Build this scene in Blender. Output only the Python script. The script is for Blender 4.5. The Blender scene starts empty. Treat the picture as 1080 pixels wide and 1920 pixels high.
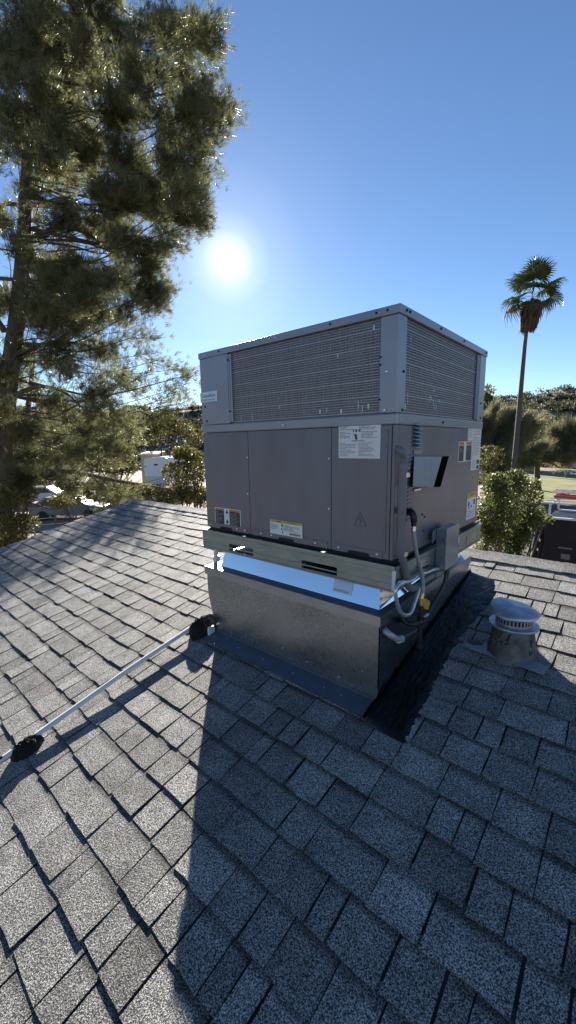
import bpy, math, random
import numpy as np
from mathutils import Vector, Matrix
rnd = random.Random(7)
rng = np.random.default_rng(7)
scn = bpy.context.scene
col = scn.collection

# ------------------------------------------------------------------ camera
CAM = Vector((0.78193, -1.59422, 0.51108))
RV = Vector((0.7569416, 0.65332054, -0.0145493)).normalized()
UV = Vector((-0.09687012, 0.13419702, 0.98620857)).normalized()
FW = Vector((-0.64626279, 0.7450929, -0.16486655)).normalized()
FPX = 762.7                                     # focal length in pixels of the 1080 px wide photograph
cd = bpy.data.cameras.new('camera'); cam = bpy.data.objects.new('camera', cd); col.objects.link(cam)
cd.sensor_fit = 'HORIZONTAL'; cd.sensor_width = 36.0; cd.lens = FPX / 1080 * 36.0
cd.clip_start = 0.05; cd.clip_end = 8000
cam.matrix_world = Matrix(((RV.x, UV.x, -FW.x, CAM.x), (RV.y, UV.y, -FW.y, CAM.y), (RV.z, UV.z, -FW.z, CAM.z), (0, 0, 0, 1)))
scn.camera = cam
scn.render.resolution_x = 576; scn.render.resolution_y = 1024

# ------------------------------------------------------------------ sky, sun, exposure
SUN = Vector((-0.68939, 0.61761, 0.37854)).normalized()
SUN_EL = math.asin(SUN.z); SUN_AZ = math.atan2(SUN.x, SUN.y)      # azimuth from +Y towards +X
SKY_STRENGTH = 0.05; SUN_STRENGTH = 5.0; EXPOSURE = 1.66
w = bpy.data.worlds.new('World'); scn.world = w; w.use_nodes = True
nt = w.node_tree; nt.nodes.clear()
def N(t, kind, **kw):
    n = t.nodes.new(kind)
    for k, v in kw.items():
        if k == 'ins':
            for a, b in v.items(): n.inputs[a].default_value = b
        else: setattr(n, k, v)
    return n
sky = N(nt, 'ShaderNodeTexSky', sky_type='NISHITA')
sky.sun_disc = False; sky.sun_elevation = SUN_EL; sky.sun_rotation = SUN_AZ
sky.altitude = 900; sky.air_density = 1.0; sky.dust_density = 0.12; sky.ozone_density = 3.0
tc = N(nt, 'ShaderNodeTexCoord')
dot = N(nt, 'ShaderNodeVectorMath', operation='DOT_PRODUCT'); dot.inputs[1].default_value = SUN
nrm = N(nt, 'ShaderNodeVectorMath', operation='NORMALIZE')
nt.links.new(tc.outputs['Generated'], nrm.inputs[0]); nt.links.new(nrm.outputs[0], dot.inputs[0])
ac = N(nt, 'ShaderNodeMath', operation='ARCCOSINE'); nt.links.new(dot.outputs['Value'], ac.inputs[0])
# the sun's own disc with the bright air round it
ramp = N(nt, 'ShaderNodeValToRGB')
mr = N(nt, 'ShaderNodeMapRange', ins={1: 0.0, 2: math.radians(16), 3: 0.0, 4: 1.0}); nt.links.new(ac.outputs[0], mr.inputs[0])
nt.links.new(mr.outputs[0], ramp.inputs[0])
el = ramp.color_ramp.elements
el[0].position = 0.0; el[0].color = (14, 13, 10.5, 1)
el[1].position = 1.0; el[1].color = (0, 0, 0, 1)
for pos, c in ((0.028, (13, 12.4, 10.5, 1)), (0.048, (0.60, 0.55, 0.45, 1)), (0.085, (0.20, 0.185, 0.155, 1)), (0.19, (0.085, 0.082, 0.075, 1)), (0.32, (0.030, 0.030, 0.030, 1)), (0.6, (0.006, 0.006, 0.007, 1))):
    e = el.new(pos); e.color = c
bg = N(nt, 'ShaderNodeBackground'); bg.inputs['Strength'].default_value = SKY_STRENGTH
bg2 = N(nt, 'ShaderNodeBackground'); bg2.inputs['Strength'].default_value = 1.0
add = N(nt, 'ShaderNodeAddShader'); out = N(nt, 'ShaderNodeOutputWorld')
hs = N(nt, 'ShaderNodeHueSaturation', ins={'Hue': 0.502, 'Saturation': 1.08, 'Value': 1.0}); nt.links.new(sky.outputs[0], hs.inputs['Color']); nt.links.new(hs.outputs[0], bg.inputs['Color']); nt.links.new(ramp.outputs[0], bg2.inputs['Color'])
nt.links.new(bg.outputs[0], add.inputs[0]); nt.links.new(bg2.outputs[0], add.inputs[1]); nt.links.new(add.outputs[0], out.inputs['Surface'])
sl_ = bpy.data.lights.new('sun', 'SUN'); sl_.energy = SUN_STRENGTH; sl_.angle = math.radians(0.53); sl_.color = (1.0, 0.93, 0.82)
sun = bpy.data.objects.new('sun', sl_); col.objects.link(sun)
sun.rotation_euler = SUN.to_track_quat('Z', 'Y').to_euler(); sun.location = (0, 0, 30)
vs = scn.view_settings
vs.view_transform = 'Standard'; vs.look = 'None'; vs.exposure = EXPOSURE; vs.gamma = 1.0; vs.use_curve_mapping = False
scn.cycles.use_denoising = True
scn.cycles.max_bounces = 8; scn.cycles.transparent_max_bounces = 8; scn.cycles.caustics_reflective = False; scn.cycles.caustics_refractive = False

# ------------------------------------------------------------------ helpers
def ray(px, py): return FW * FPX + RV * (px - 540) + UV * (960 - py)
def hit(px, py, n, c):
    d = ray(px, py); n = Vector(n); return CAM + d * ((c - CAM.dot(n)) / d.dot(n))
def W3(px, py, depth): return CAM + ray(px, py) * (depth / FPX)
def gx(px, py, x): return hit(px, py, (1, 0, 0), x)
GZ = -4.0
def gp(px, py): return hit(px, py, (0, 0, 1), GZ)

class MB:
    def __init__(s): s.v = []; s.f = []
    def add(s, vs_, fs):
        o = len(s.v); s.v += [tuple(q) for q in vs_]; s.f += [tuple(i + o for i in q) for q in fs]
    def box(s, a, b):
        x0, y0, z0 = a; x1, y1, z1 = b
        s.add([(x0, y0, z0), (x1, y0, z0), (x1, y1, z0), (x0, y1, z0), (x0, y0, z1), (x1, y0, z1), (x1, y1, z1), (x0, y1, z1)],
              [(0, 3, 2, 1), (4, 5, 6, 7), (0, 1, 5, 4), (1, 2, 6, 5), (2, 3, 7, 6), (3, 0, 4, 7)])
    def hexa(s, p): s.add(p, [(0, 3, 2, 1), (4, 5, 6, 7), (0, 1, 5, 4), (1, 2, 6, 5), (2, 3, 7, 6), (3, 0, 4, 7)])
    def prism(s, poly, d):          # poly: list of 3-d points, extruded by vector d
        n = len(poly); d = Vector(d)
        vv = [Vector(q) for q in poly]; s.add(vv + [q + d for q in vv],
              [tuple(range(n))[::-1], tuple(range(n, 2 * n))] + [(i, (i + 1) % n, n + (i + 1) % n, n + i) for i in range(n)])
    def tube(s, pts, r, n=10, cap=True):
        pts = [Vector(q) for q in pts]; rs = r if isinstance(r, (list, tuple)) else [r] * len(pts)
        o = len(s.v); ref = None
        for i, p in enumerate(pts):
            t = (pts[min(i + 1, len(pts) - 1)] - pts[max(i - 1, 0)]).normalized()
            if ref is None: ref = t.orthogonal().normalized()
            ref = (ref - t * ref.dot(t)); ref = ref.normalized() if ref.length > 1e-6 else t.orthogonal().normalized()
            b = t.cross(ref)
            for k in range(n):
                a = 2 * math.pi * k / n; s.v.append(tuple(p + (ref * math.cos(a) + b * math.sin(a)) * rs[i]))
        for i in range(len(pts) - 1):
            for k in range(n):
                a = o + i * n + k; b_ = o + i * n + (k + 1) % n; s.f.append((a, b_, b_ + n, a + n))
        if cap: s.f.append(tuple(range(o, o + n))[::-1]); s.f.append(tuple(range(o + (len(pts) - 1) * n, o + len(pts) * n)))
    def lathe(s, prof, c=(0, 0, 0), n=32, warp=None):
        o = len(s.v); c = Vector(c)
        for j, (r, z) in enumerate(prof):
            for k in range(n):
                a = 2 * math.pi * k / n; dz = warp(r, a, j) if warp else 0
                s.v.append((c.x + r * math.cos(a), c.y + r * math.sin(a), c.z + z + dz))
        for j in range(len(prof) - 1):
            for k in range(n):
                a = o + j * n + k; b = o + j * n + (k + 1) % n; s.f.append((a, b, b + n, a + n))
    def build(s, name, mat, parent=None, smooth=False, bevel=0):
        me = bpy.data.meshes.new(name); me.from_pydata(s.v, [], s.f); me.update()
        o = bpy.data.objects.new(name, me); col.objects.link(o); o.parent = parent
        if mat: me.materials.append(mat)
        if smooth:
            me.polygons.foreach_set('use_smooth', [True] * len(me.polygons))
            me.set_sharp_from_angle(angle=math.radians(40))
        if bevel:
            m = o.modifiers.new('bevel', 'BEVEL'); m.width = bevel; m.segments = 2; m.limit_method = 'ANGLE'; m.angle_limit = math.radians(40)
        return o

def smooth_path(pts, sub=5):
    pts = [Vector(q) for q in pts]; res = []
    for i in range(len(pts) - 1):
        p0 = pts[max(i - 1, 0)]; p1 = pts[i]; p2 = pts[i + 1]; p3 = pts[min(i + 2, len(pts) - 1)]
        for k in range(sub):
            t = k / sub
            res.append(0.5 * ((2 * p1) + (p2 - p0) * t + (2 * p0 - 5 * p1 + 4 * p2 - p3) * t * t + (3 * p1 - p0 - 3 * p2 + p3) * t ** 3))
    res.append(pts[-1]); return res

def np_mesh(name, V, T, mat, parent=None, attr=None):
    me = bpy.data.meshes.new(name); nv = len(V); k = T.shape[1]; nt_ = len(T)
    me.vertices.add(nv); me.vertices.foreach_set('co', np.ascontiguousarray(V, dtype=np.float32).ravel())
    me.loops.add(nt_ * k); me.loops.foreach_set('vertex_index', np.ascontiguousarray(T, dtype=np.int32).ravel())
    me.polygons.add(nt_); me.polygons.foreach_set('loop_start', np.arange(0, nt_ * k, k, dtype=np.int32))
    me.polygons.foreach_set('loop_total', np.full(nt_, k, dtype=np.int32))
    if attr is not None:
        at = me.attributes.new('tone', 'FLOAT', 'POINT'); at.data.foreach_set('value', np.ascontiguousarray(attr, dtype=np.float32))
    me.update(); me.validate()
    o = bpy.data.objects.new(name, me); col.objects.link(o); o.parent = parent; me.materials.append(mat)
    return o

def tag(o, label=None, cat=None, group=None, kind=None):
    if label: o['label'] = label
    if cat: o['category'] = cat
    if group: o['group'] = group
    if kind: o['kind'] = kind
    return o
def empty(name, loc, label=None, cat=None, group=None):
    o = bpy.data.objects.new(name, None); col.objects.link(o); o.location = loc; o.empty_display_size = 0.2
    return tag(o, label, cat, group)
def reparent(o, parent):             # parent keeping world place (parents are unrotated empties)
    o.parent = parent; o.matrix_parent_inverse = Matrix.Translation(-Vector(parent.location)); return o
def part(mb, name, mat, parent, **kw):
    o = mb.build(name, mat, None, **kw)
    if parent.type == 'EMPTY': reparent(o, parent)
    else:
        o.parent = parent
        # a part's own matrix carries the thing's offset back: undo it for the sub-part
        o.matrix_parent_inverse = Matrix()
    return o

# ------------------------------------------------------------------ materials
def mat(name, c, rough=0.6, metal=0.0, var=0.0, vscale=8.0, bump=0.0, bscale=60.0, spec=0.5, c2=None, detail=6, stretch=None, rvar=0.0):
    m = bpy.data.materials.new(name); m.use_nodes = True; t = m.node_tree; b = t.nodes['Principled BSDF']
    b.inputs['Roughness'].default_value = rough; b.inputs['Metallic'].default_value = metal; b.inputs['Specular IOR Level'].default_value = spec
    g = N(t, 'ShaderNodeNewGeometry'); src = g.outputs['Position']
    if stretch:
        mp = N(t, 'ShaderNodeVectorMath', operation='MULTIPLY'); mp.inputs[1].default_value = stretch
        t.links.new(src, mp.inputs[0]); src = mp.outputs[0]
    if var or c2:
        n = N(t, 'ShaderNodeTexNoise', ins={'Scale': vscale, 'Detail': detail, 'Roughness': 0.6}); t.links.new(src, n.inputs['Vector'])
        r = N(t, 'ShaderNodeValToRGB'); e = r.color_ramp.elements; e[0].position = 0.3; e[1].position = 0.7
        hi = c2 or tuple(min(1, q * (1 + var)) for q in c); lo = c if c2 else tuple(q * (1 - var) for q in c)
        e[0].color = (*lo, 1); e[1].color = (*hi, 1); t.links.new(n.outputs['Fac'], r.inputs[0]); t.links.new(r.outputs[0], b.inputs['Base Color'])
        if rvar:
            q = N(t, 'ShaderNodeMapRange', ins={1: 0.3, 2: 0.7, 3: rough - rvar, 4: rough + rvar}); t.links.new(n.outputs['Fac'], q.inputs[0]); t.links.new(q.outputs[0], b.inputs['Roughness'])
    else: b.inputs['Base Color'].default_value = (*c, 1)
    if bump:
        n2 = N(t, 'ShaderNodeTexNoise', ins={'Scale': bscale, 'Detail': 4}); t.links.new(src, n2.inputs['Vector'])
        bp = N(t, 'ShaderNodeBump', ins={'Strength': bump, 'Distance': 0.01}); t.links.new(n2.outputs['Fac'], bp.inputs['Height']); t.links.new(bp.outputs[0], b.inputs['Normal'])
    return m

def shingle_mat(name, dark, mid, light, base_tone=1.0):
    m = bpy.data.materials.new(name); m.use_nodes = True; t = m.node_tree; b = t.nodes['Principled BSDF']
    b.inputs['Roughness'].default_value = 0.72; b.inputs['Specular IOR Level'].default_value = 0.25
    g = N(t, 'ShaderNodeNewGeometry')
    n = N(t, 'ShaderNodeTexNoise', ins={'Scale': 240.0, 'Detail': 2.0, 'Roughness': 0.75}); t.links.new(g.outputs['Position'], n.inputs['Vector'])
    r = N(t, 'ShaderNodeValToRGB'); e = r.color_ramp.elements
    e[0].position = 0.40; e[0].color = (*dark, 1); e[1].position = 0.60; e[1].color = (*light, 1); k = e.new(0.5); k.color = (*mid, 1)
    t.links.new(n.outputs['Fac'], r.inputs[0])
    # slow weathering and the piece's own blend of granules
    n2 = N(t, 'ShaderNodeTexNoise', ins={'Scale': 7.0, 'Detail': 8.0, 'Roughness': 0.68}); t.links.new(g.outputs['Position'], n2.inputs['Vector'])
    mr_ = N(t, 'ShaderNodeMapRange', ins={1: 0.3, 2: 0.7, 3: 0.66, 4: 1.30}); t.links.new(n2.outputs['Fac'], mr_.inputs[0])
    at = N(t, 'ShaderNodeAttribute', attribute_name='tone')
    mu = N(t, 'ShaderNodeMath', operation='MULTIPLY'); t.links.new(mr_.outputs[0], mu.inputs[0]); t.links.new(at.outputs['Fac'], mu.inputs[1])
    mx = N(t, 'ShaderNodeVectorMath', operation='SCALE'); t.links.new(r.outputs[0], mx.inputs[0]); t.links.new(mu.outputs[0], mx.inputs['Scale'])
    t.links.new(mx.outputs[0], b.inputs['Base Color'])
    bp = N(t, 'ShaderNodeBump', ins={'Strength': 1.0, 'Distance': 0.009}); t.links.new(n.outputs['Fac'], bp.inputs['Height']); t.links.new(bp.outputs[0], b.inputs['Normal'])
    return m

def leaf_mat(name, c, c2, trans=0.35, rough=0.5, scale=3.0, spec=0.5):
    m = bpy.data.materials.new(name); m.use_nodes = True; t = m.node_tree; b = t.nodes['Principled BSDF']; o = t.nodes['Material Output']
    b.inputs['Roughness'].default_value = rough; b.inputs['Specular IOR Level'].default_value = spec
    g = N(t, 'ShaderNodeNewGeometry'); n = N(t, 'ShaderNodeTexNoise', ins={'Scale': scale, 'Detail': 4.0}); t.links.new(g.outputs['Position'], n.inputs['Vector'])
    ad = N(t, 'ShaderNodeMath', operation='ADD'); at = N(t, 'ShaderNodeAttribute', attribute_name='tone')
    t.links.new(n.outputs['Fac'], ad.inputs[0]); t.links.new(at.outputs['Fac'], ad.inputs[1])
    r = N(t, 'ShaderNodeValToRGB'); e = r.color_ramp.elements; e[0].position = 0.25; e[1].position = 0.85; e[0].color = (*c, 1); e[1].color = (*c2, 1)
    t.links.new(ad.outputs[0], r.inputs[0]); t.links.new(r.outputs[0], b.inputs['Base Color'])
    tr = N(t, 'ShaderNodeBsdfTranslucent'); t.links.new(r.outputs[0], tr.inputs['Color'])
    mx = N(t, 'ShaderNodeMixShader', ins={0: trans}); t.links.new(b.outputs[0], mx.inputs[1]); t.links.new(tr.outputs[0], mx.inputs[2]); t.links.new(mx.outputs[0], o.inputs['Surface'])
    return m

def galv_mat(name, lo, hi, rough=0.36):
    m = bpy.data.materials.new(name); m.use_nodes = True; t = m.node_tree; b = t.nodes['Principled BSDF']
    b.inputs['Metallic'].default_value = 1.0
    g = N(t, 'ShaderNodeNewGeometry'); v = N(t, 'ShaderNodeTexVoronoi', feature='F1', ins={'Scale': 120.0, 'Randomness': 1.0}); t.links.new(g.outputs['Position'], v.inputs['Vector'])
    n = N(t, 'ShaderNodeTexNoise', ins={'Scale': 3.0, 'Detail': 6.0}); t.links.new(g.outputs['Position'], n.inputs['Vector'])
    mx = N(t, 'ShaderNodeMix', data_type='FLOAT', ins={0: 0.62}); t.links.new(v.outputs['Color'], mx.inputs[2]); t.links.new(n.outputs['Fac'], mx.inputs[3])
    r = N(t, 'ShaderNodeValToRGB'); e = r.color_ramp.elements; e[0].position = 0.25; e[1].position = 0.75; e[0].color = (*lo, 1); e[1].color = (*hi, 1)
    t.links.new(mx.outputs[0], r.inputs[0]); t.links.new(r.outputs[0], b.inputs['Base Color'])
    q = N(t, 'ShaderNodeMapRange', ins={1: 0.2, 2: 0.8, 3: rough - 0.05, 4: rough + 0.09}); t.links.new(mx.outputs[0], q.inputs[0]); t.links.new(q.outputs[0], b.inputs['Roughness'])
    return m

M = {}
M['shingle'] = shingle_mat('shingle granules', (0.035, 0.035, 0.036), (0.21, 0.206, 0.198), (0.60, 0.58, 0.55))
M['deck'] = mat('asphalt underlay', (0.022, 0.022, 0.024), 0.9, bump=0.3, bscale=300)
M['cabinet'] = mat('grey cabinet paint', (0.160, 0.165, 0.196), 0.36, 0.25, var=0.10, vscale=3, bump=0.12, bscale=4, rvar=.07, stretch=(2.2, 2.2, .5))
M['cabinet_skylit'] = mat('sky-lightened cabinet paint', (0.285, 0.297, 0.335), 0.34, 0.45, var=0.08, vscale=4, bump=0.10, bscale=6, rvar=.06)  # same cabinet paint, colour lightened to stand for reflected sky
M['seam'] = mat('dark seam', (0.015, 0.015, 0.017), 0.8)
M['coil'] = mat('coil fins', (0.165, 0.166, 0.178), 0.5, 0.3, var=0.5, vscale=6, stretch=(40, 40, 1.0))
M['wire'] = mat('grille wire', (0.34, 0.34, 0.36), 0.4, 0.5)
M['rail_dull'] = mat('dull zinc ledge', (0.20, 0.22, 0.25), 0.4, 0.7, var=0.1)
M['foil'] = mat('bright crushed fin metal', (0.6, 0.62, 0.65), 0.3, 1.0)
M['rail'] = mat('galvanised base rail', (0.27, 0.33, 0.32), 0.40, 0.75, var=0.14, vscale=9, stretch=(1, 1, 4))
M['galv'] = galv_mat('galvanised spangle sheet', (0.285, 0.305, 0.328), (0.40, 0.425, 0.452), 0.27)
M['galv_plain'] = mat('plain galvanised sheet', (0.42, 0.45, 0.49), 0.30, 0.95, var=0.1, vscale=6)
M['mirror'] = mat('new bright sheet steel', (0.80, 0.85, 0.93), 0.07, 1.0, var=0.05, vscale=3)
M['flange'] = mat('painted flashing flange', (0.10, 0.12, 0.15), 0.45, 0.3, var=0.15, vscale=12)
M['stainless'] = mat('brushed stainless', (0.29, 0.30, 0.32), 0.42, 1.0, var=0.12, vscale=10, stretch=(1, 12, 1))
M['matte_black'] = mat('black painted reflection', (0.006, 0.005, 0.005), 1.0, spec=0.0)  # flat black painted in for the dark reflection on the hood's return
M['black'] = mat('black paint', (0.012, 0.011, 0.012), 0.45, var=0.2)
M['tar'] = mat('black roof mastic', (0.004, 0.004, 0.004), 0.22, var=0.3, vscale=20, bump=0.6, bscale=60, stretch=(1, 0.22, 1), spec=0.35)
M['tar_rough'] = mat('dry black mastic', (0.005, 0.005, 0.005), 0.75, var=0.3, vscale=40, bump=1.0, bscale=160)
M['pvc'] = mat('white plastic pipe', (0.72, 0.72, 0.70), 0.35, var=0.06, vscale=12)
M['conduit'] = mat('grey plastic conduit', (0.15, 0.155, 0.175), 0.42, var=0.08, vscale=20)
M['conduit_dark'] = mat('dark grey flexible conduit', (0.035, 0.037, 0.047), 0.45, var=0.15, vscale=30)
M['hose'] = mat('grey coated flexible hose', (0.38, 0.39, 0.41), 0.38, 0.3, var=0.1, vscale=40)
M['flexmetal'] = mat('aluminium flexible conduit', (0.60, 0.62, 0.65), 0.30, 0.7, var=0.1, vscale=60)
M['iron'] = mat('black iron pipe', (0.02, 0.02, 0.023), 0.42, 0.3, var=0.3, vscale=40, bump=0.15, bscale=200)
M['brass'] = mat('brass fitting', (0.55, 0.42, 0.18), 0.3, 0.9, var=0.1)
M['yellow'] = mat('yellow valve handle', (0.62, 0.34, 0.02), 0.4, var=0.08)
M['screw'] = mat('bright screw head', (0.72, 0.74, 0.77), 0.25, 0.95)
M['boxgrey'] = mat('grey enamel steel box', (0.25, 0.28, 0.30), 0.2, 0.35, var=0.05, vscale=10)
M['paper'] = mat('white label stock', (0.74, 0.74, 0.73), 0.45)
M['ink'] = mat('black label ink', (0.03, 0.03, 0.035), 0.5)
M['inkgrey'] = mat('small grey print', (0.30, 0.31, 0.34), 0.5)
M['orange'] = mat('orange label ink', (0.60, 0.17, 0.03), 0.45)
M['amber'] = mat('amber label ink', (0.66, 0.40, 0.03), 0.45)
M['plate'] = mat('brushed nameplate', (0.62, 0.68, 0.74), 0.35, 0.5)
M['blueink'] = mat('blue grey lettering', (0.08, 0.12, 0.2), 0.5)
M['vent'] = mat('weathered zinc vent', (0.36, 0.39, 0.43), 0.42, 0.6, var=0.22, vscale=14)
M['ventbase'] = mat('mastic smeared vent jacket', (0.17, 0.165, 0.16), 0.6, 0.2, c2=(0.045, 0.042, 0.04), vscale=16, bump=0.4, bscale=50)
M['flashing'] = mat('painted lead flashing', (0.20, 0.22, 0.24), 0.5, 0.2, c2=(0.30, 0.32, 0.34), vscale=10)
M['rust'] = mat('rusty brown flaking', (0.12, 0.075, 0.04), 0.8, var=0.3, vscale=40)
M['stucco'] = mat('tan stucco', (0.40, 0.33, 0.25), 0.9, var=0.1, bump=0.3, bscale=80)
M['trim'] = mat('cream painted trim', (0.62, 0.56, 0.46), 0.6, var=0.08)
M['bark'] = mat('pine bark', (0.060, 0.045, 0.036), 0.9, c2=(0.14, 0.105, 0.08), vscale=9, bump=0.8, bscale=30, stretch=(1, 1, 0.35))
M['twig'] = mat('grey twig bark', (0.075, 0.062, 0.05), 0.9, var=0.3, vscale=6)
M['palmbark'] = mat('palm trunk bark', (0.10, 0.085, 0.07), 0.9, var=0.25, vscale=4, bump=0.5, bscale=20, stretch=(1, 1, 5))
M['needle'] = leaf_mat('pine needles', (0.070, 0.080, 0.036), (0.26, 0.26, 0.12), 0.6, 0.38, 1.3)
M['citrus'] = leaf_mat('glossy citrus leaves', (0.050, 0.068, 0.019), (0.21, 0.225, 0.06), 0.45, 0.45, 2.5)
M['feather'] = leaf_mat('fine feathery leaves', (0.085, 0.09, 0.042), (0.30, 0.28, 0.14), 0.55, 0.6, 0.9)
M['olive'] = leaf_mat('olive shrub leaves', (0.06, 0.068, 0.022), (0.24, 0.22, 0.07), 0.45, 0.5, 1.6)
M['frond'] = leaf_mat('palm frond', (0.025, 0.042, 0.014), (0.08, 0.11, 0.03), 0.25, 0.35, 2.0)
M['skirt'] = leaf_mat('dead brown palm fronds', (0.055, 0.034, 0.018), (0.17, 0.105, 0.055), 0.15, 0.8, 3.0)
M['scrub'] = leaf_mat('desert hillside scrub', (0.034, 0.040, 0.022), (0.12, 0.115, 0.055), 0.35, 0.7, 0.06)
M['dirt'] = mat('dry dirt', (0.20, 0.155, 0.115), 0.95, c2=(0.31, 0.25, 0.19), vscale=0.6, bump=0.4, bscale=6)
M['hill'] = mat('rocky hillside soil', (0.075, 0.066, 0.05), 0.95, c2=(0.15, 0.125, 0.09), vscale=0.05, bump=0.4, bscale=1)
M['grass'] = mat('winter lawn', (0.10, 0.115, 0.03), 0.95, c2=(0.23, 0.21, 0.06), vscale=0.9, bump=0.6, bscale=9)
M['asphalt'] = mat('grey gravel drive', (0.10, 0.095, 0.09), 0.9, var=0.2, vscale=3, bump=0.3, bscale=20)
M['rvwhite'] = mat('white trailer skin', (0.72, 0.74, 0.76), 0.35, var=0.03)
M['truckblack'] = mat('dark navy truck paint', (0.010, 0.012, 0.021), 0.45, 0.0, var=0.2, vscale=3, spec=0.2)
M['rackwhite'] = mat('white rack steel', (0.62, 0.64, 0.66), 0.4, 0.2, var=0.08)
M['redfibre'] = mat('red fibreglass rail', (0.36, 0.05, 0.045), 0.5, var=0.15)
M['alu'] = mat('aluminium', (0.62, 0.63, 0.65), 0.35, 0.9)
M['redpaint'] = mat('red tool paint', (0.50, 0.06, 0.025), 0.4, var=0.1)
M['rubber'] = mat('black rubber', (0.012, 0.012, 0.012), 0.7)
M['glass'] = mat('dark window glass', (0.02, 0.022, 0.026), 0.08, 0.0)
M['carsilver'] = mat('pale grey car paint', (0.42, 0.44, 0.47), 0.3, 0.4)
M['wood'] = mat('weathered wood', (0.16, 0.125, 0.09), 0.85, var=0.3, vscale=5)

# ------------------------------------------------------------------ ground, hills
SL = math.radians(12.588); TS = math.tan(SL); CS = math.cos(SL); SS = math.sin(SL); RZ0 = -0.68
def roofp(x, v, h=0.0): return Vector((x, v * CS - h * SS, RZ0 + v * SS + h * CS))     # v: metres up the slope from y = 0

def disc(name, rad, z, m, seg=96):
    mb = MB(); mb.v = [(0, 0, z)] + [(rad * math.cos(2 * math.pi * k / seg), rad * math.sin(2 * math.pi * k / seg), z) for k in range(seg)]
    mb.f = [(0, k + 1, (k + 1) % seg + 1) for k in range(seg)]; return mb.build(name, m)
tag(disc('ground', 4000, GZ, M['dirt']), kind='structure')
def patch(name, pxs, z, m):
    mb = MB(); vv = [hit(x, y, (0, 0, 1), z) for x, y in pxs]; mb.add(vv, [tuple(range(len(vv)))]); return tag(mb.build(name, m), kind='structure')
patch('lawn', [(930, 930), (1250, 960), (1290, 893), (960, 889)], GZ + 0.012, M['grass'])
patch('driveway', [(905, 1300), (1500, 1500), (1500, 965), (900, 938)], GZ + 0.008, M['asphalt'])

# ridge of hills: heights on a polar grid round the house
NA, ND = 150, 26
fyaw = math.atan2(FW.x, FW.y)
hv = np.zeros((NA, ND, 3)); ang = np.linspace(fyaw - 1.9, fyaw + 1.9, NA)
def hill_h(a, d):
    rel = a - fyaw
    top = 18.4 + 1.5 * math.sin(3.1 * rel + 0.6) + 1.3 * math.sin(9 * rel + 2) + 0.7 * math.sin(23 * rel)
    t = min(1, max(0, (d - 78) / 105)); t = t * t * (3 - 2 * t)
    return top * t + (1.2 * math.sin(d * .13 + 5 * rel) + 0.8 * math.sin(d * .31 + 17 * rel)) * t
for i, a in enumerate(ang):
    for j in range(ND):
        d = 76 + (300 - 76) * j / (ND - 1)
        h = hill_h(a, min(d, 190)) - max(0, d - 200) * 0.12
        hv[i, j] = (CAM.x + d * math.sin(a), CAM.y + d * math.cos(a), GZ - 0.3 + h)
idx = np.arange(NA * ND).reshape(NA, ND)
quads = np.stack([idx[:-1, :-1].ravel(), idx[:-1, 1:].ravel(), idx[1:, 1:].ravel(), idx[1:, :-1].ravel()], 1)
hill = np_mesh('hill', hv.reshape(-1, 3), quads[:, ::-1], M['hill']); tag(hill, kind='structure')
hill.data.polygons.foreach_set('use_smooth', [True] * len(hill.data.polygons))

# ------------------------------------------------------------------ leaf generators
def unit(n):
    q = rng.normal(size=(n, 3)); return q / np.linalg.norm(q, axis=1, keepdims=True)
def needles(cent, axis, k, L, wd, spread=1.0):
    n = len(cent); d = axis[:, None, :] * 0.9 + unit(n * k).reshape(n, k, 3) * spread
    d /= np.linalg.norm(d, axis=2, keepdims=True)
    side = np.cross(d, unit(n * k).reshape(n, k, 3)); side /= np.linalg.norm(side, axis=2, keepdims=True) + 1e-9
    ln = L * rng.uniform(0.65, 1.2, (n, k, 1)); base = cent[:, None, :] + rng.normal(size=(n, k, 3)) * L * 0.18
    V = np.stack([base - side * wd / 2, base + side * wd / 2, base + d * ln], 2).reshape(-1, 3)
    T = np.arange(len(V)).reshape(-1, 3); tone = np.repeat(rng.normal(0, 0.12, n), k * 3)
    return V, T, tone
def leaves(cent, L, wd, up=0.4, out=None):
    n = len(cent); d = unit(n); d[:, 2] += up
    if out is not None: d += out * 0.8
    d /= np.linalg.norm(d, axis=1, keepdims=True)
    s = np.cross(d, unit(n)); s /= np.linalg.norm(s, axis=1, keepdims=True) + 1e-9
    l = (L * rng.uniform(0.6, 1.25, n))[:, None]; w_ = (wd * rng.uniform(0.7, 1.2, n))[:, None]
    nn = np.cross(d, s) * l * 0.12
    V = np.stack([cent, cent + d * l * .5 + s * w_ / 2 + nn, cent + d * l, cent + d * l * .5 - s * w_ / 2 + nn], 1).reshape(-1, 3)
    T = np.arange(n * 4).reshape(-1, 4); tone = np.repeat(rng.normal(0, 0.13, n), 4)
    return V, T, tone
def merge(lst):
    V, T, A = [], [], []; o = 0
    for v, t, a in lst: V.append(v); T.append(t + o); A.append(a); o += len(v)
    return np.concatenate(V), np.concatenate(T), np.concatenate(A)
def blob_points(c, rad, n, shell=0.45):
    q = unit(n) * (rng.uniform(0, 1, n) ** shell)[:, None]; return np.array(c)[None, :] + q * np.array(rad)[None, :], q

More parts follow.
